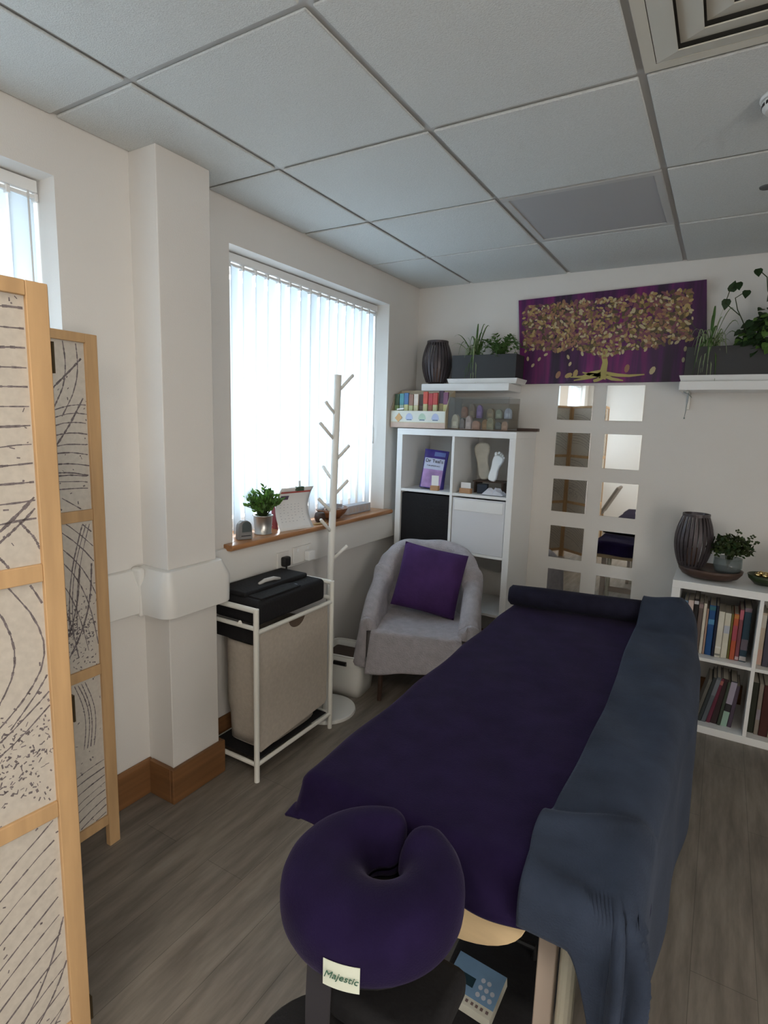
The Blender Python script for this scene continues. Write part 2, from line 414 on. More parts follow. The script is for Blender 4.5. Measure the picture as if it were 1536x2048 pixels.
t = thing('smoke_detector', 'round white smoke detector on the ceiling at the right edge', 'detector', (1.893, 1.945, H-.009))
MB().lathe([(0, 0), (.058, 0), (.060, -.006), (.056, -.010)], n=36).build('mounting_base', mWPAINT, t, smooth=False)
MB().lathe([(.050, -.010), (.054, -.014), (.052, -.028), (.044, -.036), (0, -.037)], n=36).build('housing', mWPAINT, t)
g = MB()
for k in range(18):
    a = 2*PI*k/18; R = RZ(a).to_3x3(); g.box(.050, .0535, -.006, .006, -.026, -.018, R=R)
g.build('vent_slots', mBLKP, t)
MB().lathe([(.026, -.037), (.030, -.043), (.024, -.050), (0, -.051)], n=28).build('sensor_cap', mWPAINT, t, smooth=True)
o = MB().lathe([(0, 0), (.026, 0), (.024, -.004), (0, -.006)], (0, 0, 0), 20).build('heat_sensor', mat('sensor_grey', (.12, .12, .12), .5), loc=(1.885, 2.60, H-.009))
tag(o, 'small dark grey round sensor in the ceiling near the far wall', 'sensor')

# ------------------------------------------------------------ mirrors
rows = ['topmost', 'second from the top', 'middle one', 'fourth from the top', 'lowest visible one']
for ci, (cx0, side) in enumerate(((1.067, 'left'), (1.340, 'right'))):
    for ri, z in enumerate((1.645, 1.370, 1.091, .803, .530)):
        x = cx0+(1.645-z)*(.014 if ci == 0 else .027)
        t = thing('mirror_tile', 'square wall mirror in the %s column by the tree painting, %s' % (side, rows[ri]), 'mirror',
                  (x, D-.001, z), 0, 'square mirror tiles on the far wall')
        MB().box(-.1, .1, -.004, -.0005, -.1, .1).build('glass', mMIRROR, t, bev=.0012, seg=1)
        MB().box(-.098, .098, -.0005, 0, -.098, .098).build('backing', mBLKP, t)
for side, cx0 in (('left', 1.09), ('right', 1.374)):   # a sixth row hangs hidden behind the massage table
    pass

# ------------------------------------------------------------ tree painting
def lerp(a, b, t): return a+(b-a)*t
TL, TR, BR, BL = Vector((.690, 0, 2.250)), Vector((1.682, 0, 2.275)), Vector((1.735, 0, 1.762)), Vector((.735, 0, 1.755))
def pp(u, v, y=0):      # u 0..1 across, v 0..1 upwards
    q = lerp(lerp(BL, BR, u), lerp(TL, TR, u), v); return (q.x, D-.022+y, q.z)
def purplemat():
    m = bpy.data.materials.new('painted_purple'); m.use_nodes = True; nt = m.node_tree; b_ = nt.nodes['Principled BSDF']; N = nt.nodes.new; L = nt.links.new
    tc = N('ShaderNodeTexCoord'); mp = N('ShaderNodeMapping'); mp.inputs['Scale'].default_value = (14, 1, 1.2)
    nz = N('ShaderNodeTexNoise'); nz.inputs['Scale'].default_value = 1.3; nz.inputs['Detail'].default_value = 3
    cr = N('ShaderNodeValToRGB'); e = cr.color_ramp.elements
    e[0].position = .36; e[0].color = (.020, .004, .030, 1); e[1].position = .72; e[1].color = (.20, .008, .13, 1)
    x = e.new(.55); x.color = (.075, .006, .085, 1)
    L(tc.outputs['Object'], mp.inputs[0]); L(mp.outputs[0], nz.inputs[0]); L(nz.outputs['Fac'], cr.inputs[0]); L(cr.outputs[0], b_.inputs['Base Color'])
    b_.inputs['Roughness'].default_value = .45
    return m
t = thing('tree_painting', 'purple canvas painting of a golden leafy tree with spreading roots', 'painting', (0, 0, 0))
b = MB(); c4 = [pp(0, 0), pp(1, 0), pp(1, 1), pp(0, 1)]
b.add(c4+[(x, D-.001, z) for x, y, z in c4], [(0, 1, 2, 3), (7, 6, 5, 4), (0, 4, 5, 1), (1, 5, 6, 2), (2, 6, 7, 3), (3, 7, 4, 0)])
b.build('canvas', purplemat(), t)
cols = [(.42, .30, .12), (.50, .42, .25), (.24, .13, .09), (.20, .14, .05), (.20, .07, .10), (.33, .17, .10), (.09, .07, .04)]
lm = [cmat(c, .4) for c in cols]
b = MB(); asp = 1.0/.5
def leaf2(u, v, s, ang, mi, y):
    b.m = mi; n = 8; pts = []
    for k in range(n):
        a = 2*PI*k/n; rx = s*math.cos(a); ry = s*.55*math.sin(a)*(1 if abs(math.cos(a)) < .9 else .6)
        dx = rx*math.cos(ang)-ry*math.sin(ang); dz = rx*math.sin(ang)+ry*math.cos(ang)
        pts.append(pp(u+dx, v+dz*asp, y))
    b.add(pts, [tuple(range(n))])
rnd = random.Random(3)
def crown(u): return .34+.05*math.sin(u*9)+.03*math.sin(u*23)
for k in range(1500):          # dark under layer
    u = rnd.uniform(.03, .93); v = rnd.uniform(crown(u)+.02, .92)
    leaf2(u, v, rnd.uniform(.010, .019), rnd.uniform(0, PI), rnd.choice([2, 3, 4, 4, 5, 6, 6]), -.0006-.0000008*k)
for k in range(430):
    u = rnd.uniform(.025, .935); v = rnd.uniform(crown(u), .93)
    leaf2(u, v, rnd.uniform(.0085, .0140), rnd.uniform(0, PI), rnd.choice([0, 1, 1, 0, 5]), -.0022-.000001*k)
for u, v in ((.05, .30), (.08, .22), (.12, .29), (.29, .30), (.30, .22), (.37, .33), (.16, .34), (.59, .33), (.90, .33), (.89, .22), (.52, .36), (.62, .40), (.86, .40)):
    leaf2(u, v, .014, rnd.uniform(.3, 2.6), 1, -.003)
for u, v, mi in ((.23, .10, 5), (.61, .15, 5), (.74, .12, 1), (.33, .11, 0), (.29, .09, 0)):
    leaf2(u, v, .024, rnd.uniform(.3, 1.4), mi, -.003)
b.build('painted_leaves', lm, t)
b = MB()
def ribbon(pts, ws, y):
    vs = []; n = len(pts)
    for i, (u, v) in enumerate(pts):
        a = Vector(pts[max(i-1, 0)]); c = Vector(pts[min(i+1, n-1)]); d = (c-a); d = Vector((d.x, d.y/asp)).normalized(); nn = Vector((-d.y, d.x*asp))
        vs += [pp(u+nn.x*ws[i], v+nn.y*ws[i], y), pp(u-nn.x*ws[i], v-nn.y*ws[i], y)]
    b.add(vs, [(2*i, 2*i+1, 2*i+3, 2*i+2) for i in range(n-1)])
ribbon([(.47, .05), (.485, .13), (.495, .22), (.49, .30), (.50, .37)], [.028, .018, .015, .015, .012], -.0019)
for pts in ([(.475, .10), (.43, .07), (.38, .05), (.32, .03)], [(.47, .12), (.42, .11), (.37, .07), (.30, .07)], [(.50, .10), (.56, .08), (.62, .07), (.70, .08)],
            [(.50, .07), (.53, .04), (.56, .03), (.59, .02)], [(.48, .06), (.45, .03), (.43, .02)], [(.47, .07), (.44, .09), (.40, .10), (.37, .12)]):
    ribbon(pts, [.011, .009, .007, .003][:len(pts)], -.0042)
b.build('gold_trunk', cmat((.42, .36, .12), .35), t)

# ------------------------------------------------------------ wall shelves, troughs
def shelf(x0, x1, label):
    t = thing('wall_shelf', label, 'shelf', (x0, D-.001, 1.702), 0, 'white floating shelves flanking the painting')
    MB().box(0, x1-x0, -.235, 0, 0, .044).build('board', mWHITE, t, bev=.003)
    return t
shelf(.163, .735, 'white floating wall shelf above the tall cube shelving, left of the painting')
s = shelf(1.622, 2.55, 'white floating wall shelf to the right of the painting, string hanging below it')
k = MB(); k.box(.03, .045, -.19, -.001, -.012, 0); k.box(.03, .045, -.012, -.001, -.09, 0); k.build('bracket', mSTEEL, s, bev=.002)
k = MB(); k.tube([(.045, -.20, -.001), (.044, -.20, -.05), (.040, -.20, -.10), (.036, -.198, -.135)], .0016, 6); k.tube([(.036, -.198, -.135), (.036, -.198, -.142)], .004, 6)
k.tube([(.02, -.20, -.006), (.05, -.205, -.022), (.06, -.2, -.035), (.045, -.2, -.02)], .0015, 6)
k.build('string', cmat((.20, .24, .24)), s)
def trough(x0, x1, label, tl, yc=D-.115):
    tr_ = thing('drip_tray', tl, 'tray', (x0-.02, yc, 1.747), 0, 'white drip trays under the plant troughs')
    L = x1-x0+.04
    v = MB(); o_ = [(0, 0), (L, 0)]
    v.box(0.01, L-.01, -.085, .085, 0, .005)
    v.add([(0.01, -.085, .0), (L-.01, -.085, 0), (L-.01, .085, 0), (.01, .085, 0), (0, -.098, .030), (L, -.098, .030), (L, .098, .030), (0, .098, .030),
           (.004, -.094, .030), (L-.004, -.094, .030), (L-.004, .094, .030), (.004, .094, .030), (.014, -.081, .004), (L-.014, -.081, .004), (L-.014, .081, .004), (.014, .081, .004)],
          [(0, 1, 5, 4), (1, 2, 6, 5), (2, 3, 7, 6), (3, 0, 4, 7), (4, 5, 9, 8), (5, 6, 10, 9), (6, 7, 11, 10), (7, 4, 8, 11), (8, 9, 13, 12), (9, 10, 14, 13), (10, 11, 15, 14), (11, 8, 12, 15)])
    v.build('tray', mWHITE, tr_, bev=.0015)
    t = thing('plant_trough', label, 'planter', (x0, yc, 1.753), 0, 'dark grey plant troughs on the wall shelves')
    L = x1-x0; b = MB(); h = .165; w = .075
    b.box(0, L, -w, -w+.008, 0, h); b.box(0, L, w-.008, w, 0, h); b.box(0, .008, -w+.008, w-.008, 0, h); b.box(L-.008, L, -w+.008, w-.008, 0, h); b.box(.008, L-.008, -w+.008, w-.008, 0, .01)
    b.build('box', mDGREY, t, bev=.002); MB().box(.008, L-.008, -w+.008, w-.008, .01, h-.02).build('soil', mEARTH, t)
    return t
trough(.345, .755, 'dark grey rectangular plant trough between the lantern and the painting', 'white drip tray under the plant trough left of the painting')
trough(1.635, 2.40, 'long dark grey plant trough to the right of the painting', 'white drip tray under the plant trough right of the painting')

def blade(b, base, az, L, rise, droop, w, n=9, mi=0, twist=0):
    b.m = mi; d = Vector((math.cos(az), math.sin(az), 0)); p = Vector(base); side = Vector((-d.y, d.x, 0)); vs = []
    for i in range(n):
        t = i/(n-1); q = p + d*(L*t*(1-.25*t)) + Vector((0, 0, rise*math.sin(min(1, t*1.0)*PI*.62) - droop*t*t*t))
        ww = w*(.55+.9*t if t < .5 else (1-t)*2.0)*.5+.0004
        vs += [q+side*ww, q-side*ww+Vector((0, 0, ww*.6))]
    b.add(vs, [(2*i, 2*i+1, 2*i+3, 2*i+2) for i in range(n-1)])
def spider(x, y, z, label, seed, n=36, k=1.0, lim=None):
    r = random.Random(seed); t = thing('spider_plant', label, 'plant', (x, y, z), 0, 'spider plants in the troughs')
    b = MB()
    for i in range(n):
        az = r.uniform(0, 2*PI); az = az if math.sin(az) < .3 else -az
        L = r.uniform(.05, .13)*k
        blade(b, (r.uniform(-.02, .02), r.uniform(-.01, .01), 0), az, L, r.uniform(.05, .15)*k, r.uniform(.02, .20)*k, r.uniform(.008, .013), mi=r.choice([0, 0, 1]))
    for az, L, ri, dr in ((PI*1.02, .19, .15, .0), (PI*1.04, .21, .105, .02), (PI*1.3, .10, .06, .14), (-PI*.2, .10, .05, .16), (-PI*.5, .085, .05, .19), (-PI*.58, .095, .05, .15), (-PI*.42, .09, .06, .22), (-PI*.35, .11, .05, .20), (-PI*.66, .10, .07, .19), (-PI*.5, .10, .06, .14), (PI*.55, .03, .17, .0), (-PI*.1, .06, .16, .01), (PI*.45, .02, .20, -.02), (.1, .07, .20, -.01), (.0, .11, .19, -.01), (-PI*.55, .06, .05, .22), (-PI*.4, .075, .05, .20), (-PI*.62, .08, .05, .16)):
        blade(b, (0, 0, 0), az, L*k, ri*k, dr*k, .0125, n=11, mi=r.choice([0, 1]))
    b.build('leaves', [mSPIDER, mFERN], t, smooth=True, solid=.0006)
    return t
spider(.475, D-.13, 1.90, 'pale green spider plant arching from the left trough beside the lantern', 5)
spider(1.735, D-.13, 1.90, 'pale spider plant in the right trough, leaves over the painting edge', 11, 40, 1.05)

def leafshape(b, base, d, nrm, L, w, fold=.15, heart=False):
    d = Vector(d).normalized(); n = Vector(nrm); n = (n-n.dot(d)*d).normalized(); s = d.cross(n)
    prof = [(0, 0), (.18, .34), (.42, .5), (.68, .38), (.88, .15), (1, 0)] if not heart else [(0, .05), (-.08, .32), (.15, .52), (.45, .46), (.75, .22), (1, 0)]
    P = Vector(base); c = [P+d*(L*t)+n*(-fold*L*.6*t*t) for t, _ in prof]
    l = [c[i]+s*w*prof[i][1]+n*fold*w*prof[i][1] for i in range(6)]; r_ = [c[i]-s*w*prof[i][1]+n*fold*w*prof[i][1] for i in range(6)]
    vs = c+l+r_; fs = []
    for i in range(5): fs += [(i, i+1, 7+i, 6+i), (i+1, i, 12+i, 13+i)]
    b.add(vs, fs)
def rdir(r, zmin=-.3):
    while True:
        v = Vector((r.uniform(-1, 1), r.uniform(-1, 1), r.uniform(zmin, 1)))
        if .1 < v.length < 1: return v.normalized()
# feathery fern in the left trough
t = thing('fern', 'feathery bright green fern in the left trough next to the painting', 'plant', (.635, D-.12, 1.90))
b = MB(); r = random.Random(2)
for i in range(22):
    az = r.uniform(0, 2*PI); L = r.uniform(.07, .135); ri = r.uniform(.05, .12); dr = r.uniform(.02, .07)
    if math.sin(az) > .3: L *= .55
    pts = []
    for k in range(9):
        q = k/8; pts.append(Vector((math.cos(az)*L*q, math.sin(az)*L*q, ri*math.sin(q*PI*.6)-dr*q**3)))
    b.m = 0; b.tube(pts, .0008, 5)
    for k in range(1, 9):
        dd = (pts[k]-pts[k-1]).normalized()
        for sgn in (-1, 1):
            sd = Vector((-math.sin(az), math.cos(az), 0))*sgn
            leafshape(b, pts[k], sd+dd*.7+Vector((0, 0, .1)), (0, 0, 1), .030*(1.15-k/10), .012, .1)
b.v = [(x*1.35, y*1.0, z*1.35) for x, y, z in b.v]
b.build('fronds', mFERN, t, solid=.0004)
# pothos
t = thing('ivy', 'bushy dark green trailing ivy at the right end of the right trough', 'plant', (1.95, D-.13, 1.90))
b = MB(); r = random.Random(8)
for i in range(330):
    c = rdir(r, -.15); p = Vector((c.x*.17+.06, c.y*.075-.01, abs(c.z)*.235-.01)); p *= r.uniform(.55, 1.0)
    if p.y > .09: p.y = .09
    if p.x < -.02 and p.z > .16: continue
    b.m = 0 if r.random() < .75 else 1
    leafshape(b, p, (c.x+r.uniform(-.4, .4), -.5+r.uniform(-.3, .3), -.5+r.uniform(-.3, .4)), (c.x*.5, -1, .6), r.uniform(.028, .045), r.uniform(.026, .038), .2, heart=True)
for pts in ([(-.05, -.02, .05), (-.09, -.03, .14), (-.115, -.03, .19), (-.13, -.03, .245), (-.085, -.03, .275)], [(-.1, -.03, .16), (-.17, -.03, .225), (-.155, -.03, .29), (-.125, -.03, .315)],
            [(.03, -.02, .2), (-.0, -.02, .27), (-.01, -.03, .33), (-.05, -.03, .37)], [(.05, 0, .18), (.06, -.01, .26), (.10, -.02, .30), (.13, -.02, .31)]):
    b.m = 2; b.tube(pts, .0018, 6); q = Vector(pts[-1])
    b.m = 0; leafshape(b, q, (r.uniform(-.4, .4), -.2, -.6), (0, -1, .2), .040, .036, .1, heart=True)
for p, d in (((-.165, -.03, .24), (-.1, 0, -1)), ((-.15, -.03, .28), (.2, 0, .8)), ((.10, -.02, .30), (-.8, 0, .15)), ((.12, -.02, .30), (.8, 0, -.2)), ((.03, -.02, .26), (-.5, 0, -.7))):
    leafshape(b, p, d, (0, -1, .2), .05, .04, .1, heart=True)
b.build('foliage', [mDARKG, mGREEN, mOLIVE], t, solid=.0005)

# ------------------------------------------------------------ barrel lanterns
def lantern(loc, k, kh, label):
    t = thing('barrel_lantern', label, 'lantern', loc, 0, 'dark slatted barrel lanterns')
    hh = .272*kh; R = .095*k
    def rad(q): return R*(.56+.44*math.sin(PI*(.08+.84*q))**.9)
    MB().lathe([(0, 0), (.050*k, 0), (.052*k, .006), (.048*k, .014), (0, .016)]).build('base', mLANT, t)
    z0, z1 = .014, hh-.012
    n = 26
    for i in range(n):
        a = 2*PI*i/n; m_ = MB(); vs = []
        ca, sa = math.cos(a), math.sin(a); w = .0068*k
        K = 12
        for j in range(K+1):
            q = j/K; rr = rad(q); z = z0+(z1-z0)*q
            c = Vector((ca*rr, sa*rr, z)); s_ = Vector((-sa, ca, 0))*w*(.75+.5*math.sin(PI*q)); o_ = Vector((ca, sa, 0))*.0012
            vs += [c+s_+o_, c-s_+o_, c-s_-o_, c+s_-o_]
        fs = []
        for j in range(K):
            for e in range(4): fs.append((4*j+e, 4*j+(e+1) % 4, 4*j+4+(e+1) % 4, 4*j+4+e))
        fs += [(0, 1, 2, 3), (4*K+3, 4*K+2, 4*K+1, 4*K)]
        m_.add(vs, fs); m_.build('slat', mLANT, t)
    rt = rad(1)
    MB().lathe([(rt-.006, z1-.002), (rt+.003, z1-.002), (rt+.003, hh), (rt-.004, hh), (rt-.006, z1-.002)]).build('rim', mLANT, t)
    MB().lathe([(0, .016), (.024*k, .016), (.026*k, .02), (.026*k, .10), (.022*k, .105), (0, .106)], n=20).build('candle_glass', cmat((.24, .12, .08), .3), t)
    return t
lantern((.212, D-.125, 1.747), 1.0, 1.0, 'dark slatted barrel lantern on the wall shelf in the far corner')
lantern((1.765, 3.27, .806), .93, 1.03, 'dark slatted barrel lantern on the low bookcase in front of the vase')

# ------------------------------------------------------------ cube shelving
def cube_unit(name, label, x0, y0, cols_, rows_, cell=.335, ot=.038, it=.0165, depth=.388):
    w = cols_*cell+(cols_-1)*it+2*ot; h = rows_*cell+(rows_-1)*it+2*ot
    t = thing(name, label, 'shelving', (x0, y0, 0), 0)
    MB().box(0, ot, 0, depth, 0, h-ot).build('side_panel', mWHITE, t, bev=.0015)
    MB().box(w-ot, w, 0, depth, 0, h-ot).build('side_panel', mWHITE, t, bev=.0015)
    MB().box(0, w, 0, depth, h-ot, h).build('top', mWHITE, t, bev=.0015)
    MB().box(ot, w-ot, 0, depth, 0, ot).build('bottom', mWHITE, t, bev=.0015)
    for c in range(1, cols_):
        x = ot+c*cell+(c-1)*it; MB().box(x, x+it, .002, depth, ot, h-ot).build('divider', mWHITE, t, bev=.001)
    for r_ in range(1, rows_):
        z = ot+r_*cell+(r_-1)*it
        for c in range(cols_):
            x = ot+c*(cell+it); MB().box(x, x+cell, .003, depth, z, z+it).build('shelf', mWHITE, t, bev=.001)
    return t, w, h
KX, KY = .087, D-.39
cube_unit('cube_shelving', 'tall white cube shelving unit in the corner behind the armchair', KX, KY, 2, 4, .3350, .038, .0165)
BX = 1.698
cube_unit('cube_bookcase', 'low white cube bookcase full of books under the bare wall', BX, KY, 4, 2, .3350, .038, .0165)
cellx = [KX+.038, KX+.038+.3515]; cellz = [.038+.3515*i for i in range(4)]
def insert_box(x, z, m, label, inset=.004, handle=False):
    t = thing('storage_box', label, 'box', (x+.004, KY+inset, z+.001))
    b = MB(); w, d, h = .327, .36, .325
    b.box(0, w, 0, .006, 0, h); b.box(0, w, d-.006, d, 0, h); b.box(0, .006, .006, d-.006, 0, h); b.box(w-.006, w, .006, d-.006, 0, h); b.box(.006, w-.006, .006, d-.006, 0, .006)
    b.build('body', m, t, bev=.003)
    if handle: MB().box(.012, w-.012, -.003, 0, h-.075, h-.010).build('front_band', mWHITE, t, bev=.002)
    return t
insert_box(cellx[0], cellz[2], mBLACK, 'black fabric storage box beside the white one in the tall shelving', .01)
insert_box(cellx[1], cellz[2], mat('box_white', (.66, .67, .70), .6), 'white storage box in the tall shelving behind the armchair', .006, True)
insert_box(cellx[0], cellz[1], mBLACK, 'black fabric storage box mostly hidden by the armchair back', .01)

# things in the upper compartments
def place(o, Mx): o.matrix_world = Mx; return o
t = thing('salts_pouch', 'purple pouch of bath salts leaning in the upper left shelving compartment', 'pouch')
b = MB()
def pouch(u, v):
    a = 2*PI*u; x = .078*math.copysign(abs(math.cos(a))**.5, math.cos(a)); th = .034*(1-v)**.6+.004
    y = th*math.copysign(abs(math.sin(a))**.8, math.sin(a)); return Vector((x*(1-.04*math.sin(PI*v)), y, v*.245))
b.grid(28, 12, pouch, closeu=True); b.quad(*[pouch(i/28, 0) for i in range(28)]); b.quad(*[pouch(i/28, 1) for i in range(28)][::-1])
b.build('bag', mat('pouch_violet', (.045, .030, .20), .35, noise=(18, .3)), t, smooth=True)
Mf = T(0, 0, 0)
def onpouch(x0, x1, z0, z1, m, name, dy):
    g = MB()
    def f(u, v):
        x = lerp(x0, x1, u); z = lerp(z0, z1, v); vv = z/.245; th = .034*(1-vv)**.6+.004
        y = -th*(max(0, 1-abs(x/.078)**4))**.4-dy
        return Vector((x, y, z))
    g.grid(10, 8, f); return g.build(name, m, t, smooth=True)
onpouch(-.066, .060, .120, .190, cmat((.50, .55, .72), .5), 'white_label', .0020)
onpouch(-.066, .060, .006, .120, cmat((.40, .25, .52), .5, .35), 'lilac_label', .0015)
onpouch(-.01, .06, .205, .232, cmat((.12, .17, .42), .4), 'pale_flash', .0015)
text_mesh("Dr Teal's", .030, mINK, t, 'lettering', T(-.003, -.0265, .172) @ RX(.20) @ FRONT)
text_mesh("PURE EPSOM SALT", .0105, mINK, t, 'lettering', T(-.003, -.0300, .142) @ RX(.16) @ FRONT)
t.location = (.290, KY+.10, cellz[3]+.001); t.rotation_euler = (math.radians(-8), math.radians(5), math.radians(14))
def price_card(x, y, z, label, w=.05, rz=0, ch=.075):
    t = thing('price_holder', label, 'card holder', (x, y, z), rz)
    MB().box(-w/2, w/2, -.016, .016, 0, .030).build('block', mCARD, t, bev=.002)
    MB().box(-w*.44, w*.44, -.002, .0, .030, .030+ch).build('card', mPAPER, t)
    return t
price_card(.345, KY+.035, cellz[3], 'orange-brown price block with a white card before the purple pouch', .052, .1, .062)
price_card(.545, KY+.045, cellz[3], 'orange-brown block with a small grey card in the upper right compartment', .072, -.05, .034)

# reflexology foot models
def foot(name, label, m, loc, k, rot, toes=True, flip=1):
    out = [(0, 0), (.030, .003), (.040, .03), (.036, .07), (.030, .10), (.034, .14), (.050, .175), (.052, .205), (.038, .222), (0, .232), (-.030, .226), (-.046, .205), (-.047, .17), (-.040, .13), (-.038, .08), (-.038, .03), (-.028, .004)]
    b = MB(); b.prism([(x*k*flip, z*k) for x, z in out], 1, -.016*k, .016*k)
    o = b.build(name, m, bev=.011*k, seg=4)
    tag(o, label, 'foot model')
    if toes:
        g = MB()
        for i, (x, z, r_) in enumerate(((-.036, .236, .0145), (-.012, .250, .0105), (.008, .246, .0095), (.026, .237, .009), (.043, .222, .0085))):
            g.lathe([(0, -r_*1.7*k), (r_*.8*k, -r_*1.3*k), (r_*k, 0), (r_*.75*k, r_*.8*k), (0, r_*1.15*k)], (x*k*flip, 0, z*k), 14)
        g.build('toes', m, o, smooth=True)
    o.location = loc; o.rotation_euler = rot
    return o
mFOOTB = mat('beige_plaster', (.50, .49, .43), .6, noise=(16, .15))
mFOOTW = mat('white_plaster', (.86, .90, .92), .4)
tray_z = cellz[3]
t = thing('display_stand', 'low brown slatted stand holding the two foot models', 'stand', (.665, KY+.20, tray_z), .06)
b = MB()
for i in range(3): b.box(-.115, .085, -.07+i*.05, -.03+i*.05, .066, .072)
b.build('top', mDWOOD, t, bev=.001)
for x in (-.105, .065): MB().box(x, x+.01, -.07, .07, 0, .066).build('leg', mDWOOD, t)
foot('foot_model', 'large beige reflexology foot model, toes cropped, beside the white foot', mFOOTB, (.612, KY+.19, tray_z+.076), 1.0, (math.radians(-6), math.radians(-12), .05), False)
foot('foot_model', 'smaller bright white foot model with toes in the shelving', mFOOTW, (.665, KY+.145, tray_z+.074), .70, (math.radians(-5), math.radians(14), -.12), True)
t = thing('plastic_packet', 'crumpled clear plastic packet below the foot models', 'packet', (.715, KY+.07, tray_z+.001))
b = MB(); r = random.Random(4)
def crump(u, v):
    e = min(u, 1-u, v, 1-v)*4; e = min(1, e); return Vector(((u-.5)*.13, (v-.5)*.08, .002+e*(.020+.022*r.random())))
b.grid(9, 7, crump); b.build('film', mat('packet_film', (.55, .56, .62), .2, spec=.7), t, solid=.0006)
t = thing('small_box', 'dark navy little box between the orange block and clear packet', 'box', (.628, KY+.11, tray_z+.001), .2)
MB().box(-.03, .03, -.03, .03, 0, .055).build('carton', cmat((.02, .03, .05)), t, bev=.001)

# display tray with bars on top of the tall shelving
KT = 1.470
t = thing('display_carton', 'cream open-front display carton of wrapped bars on the tall shelving', 'carton', (.008, KY+.045, KT))
b = MB(); w = .382; d = .13
b.box(0, w, 0, .003, 0, .105); b.box(0, w, d-.003, d, 0, .235); b.box(0, w, .003, d-.003, 0, .003)
for x in (0, w-.003): b.prism([(.003, 0), (d-.003, 0), (d-.003, .235), (.05, .20), (.003, .105)], 0, x, x+.003)
b.build('body', cmat((.55, .47, .34), .6, .12), t)
fr = MB(); fr.box(.004, w-.004, -.0012, 0, .036, .103); fr.build('front_panel', cmat((.66, .68, .62), .5, .06), t)
fr = MB(); fr.box(0, w, -.0014, 0, .0, .030); fr.build('front_band', cmat((.56, .43, .36), .5, .1), t)
emc = [cmat((.42, .48, .66), .5), cmat((.44, .58, .46), .5), cmat((.14, .20, .30), .5)]
for i, (x, mi) in enumerate(((.135, 0), (.225, 1), (.315, 0))):
    g = MB(); g.m = mi
    n = 14; g.add([(x+.026*math.cos(PI*k/(n-1))*(1), -.0020, .052+.038*math.sin(PI*k/(n-1))) for k in range(n)], [tuple(range(n))])
    g.m = 2; g.box(x-.018, x+.018, -.0026, -.0018, .046, .052)
    g.build('printed_emblem', emc, t)
g = MB(); g.prism([(.034, .058), (.058, .034), (.086, .060), (.062, .090)], 1, -.0045, -.002); g.build('orange_tag', cmat((.60, .36, .16), .6), t)
g = MB(); g.box(.068, .118, -.0075, -.0015, .092, .100, R=RY(-.12).to_3x3(), o=(-.008, 0, .008)); g.build('label_holder', mWHITE, t)
bars = [((.05, .09, .05), (.20, .30, .12)), ((.10, .32, .36), (.32, .42, .34)), ((.08, .18, .38), (.58, .60, .30)), ((.30, .17, .13), (.50, .54, .30)), ((.66, .58, .50), (.62, .58, .36)),
        ((.06, .04, .03), (.10, .07, .05)), ((.58, .10, .07), (.50, .47, .24)), ((.42, .05, .06), (.30, .10, .06)), ((.46, .07, .06), (.52, .52, .28)), ((.07, .04, .07), (.30, .24, .12)), ((.22, .09, .16), (.55, .50, .22))]
desc = ['dark olive', 'teal and pale green', 'blue and yellow-green', 'brown and lime', 'cream and pale yellow', 'dark brown', 'orange-red and yellow', 'crimson and brown', 'red and lime', 'dark plum', 'mauve and yellow']
bx = .014
for i, ((c1, c2), ds) in enumerate(zip(bars, desc)):
    wd = .031; hh = .215+random.uniform(-.012, .014)
    bt = thing('wrapped_bar', '%s wrapped bar standing in the cream display carton' % ds, 'bar', (bx+wd/2+.003, KY+.045+.030+random.uniform(0, .018), KT+.0035), 0, 'wrapped bars in the display carton')
    m1 = MB(); m1.box(-wd/2, wd/2, 0, .014, hh*.66, hh); m1.build('upper_wrap', cmat(c1, .5, .3), bt, bev=.002)
    m1 = MB(); m1.box(-wd/2+.001, wd/2-.001, -.001, .015, 0, hh*.66); m1.build('lower_wrap', cmat(c2, .5, .2), bt, bev=.002)
    bx += .0335

# clear display box with small products
t = thing('acrylic_display', 'clear acrylic display box of small soaps and jars on the tall shelving', 'display', (.402, KY+.055, KT))
b = MB(); w, d, h = .375, .20, .190; e = .003
b.box(0, w, 0, e, 0, h); b.box(0, w, d-e, d, 0, h); b.box(0, e, e, d-e, 0, h); b.box(w-e, w, e, d-e, 0, h)
b.build('clear_walls', mGLASSY, t)
MB().box(e+.001, w-e-.001, d-e-.004, d-e-.001, .01, h-.03).build('back_card', cmat((.24, .20, .15), .7), t)
MB().box(0, w, 0, d, -.0, .004).build('base', cmat((.20, .12, .08), .5), t)
MB().box(e, w-e, .09, d-e, .062, .066).build('shelf', mGLASSY, t)
pr = [(.025, .03, 0, .046, .085, (.50, .46, .33), 'cream arched'), (.075, .03, 0, .030, .06, (.10, .07, .06), 'dark brown'), (.112, .03, 0, .036, .078, (.46, .36, .32), 'pink-cream'), (.16, .03, 0, .05, .05, (.36, .18, .11), 'terracotta'),
      (.215, .03, 0, .035, .06, (.26, .14, .04), 'amber'), (.252, .025, 0, .045, .07, (.22, .20, .10), 'olive'), (.300, .03, 0, .04, .045, (.07, .08, .07), 'blackish'), (.335, .03, 0, .035, .05, (.42, .26, .17), 'orange-tan'),
      (.04, .13, .066, .040, .07, (.33, .15, .08), 'rust'), (.09, .13, .066, .040, .085, (.19, .13, .07), 'walnut'), (.138, .13, .066, .036, .080, (.20, .12, .34), 'violet'), (.21, .13, .066, .048, .06, (.24, .18, .09), 'mustard'),
      (.262, .13, .066, .040, .055, (.26, .30, .22), 'sage'), (.318, .13, .066, .045, .062, (.35, .40, .48), 'pale blue')]
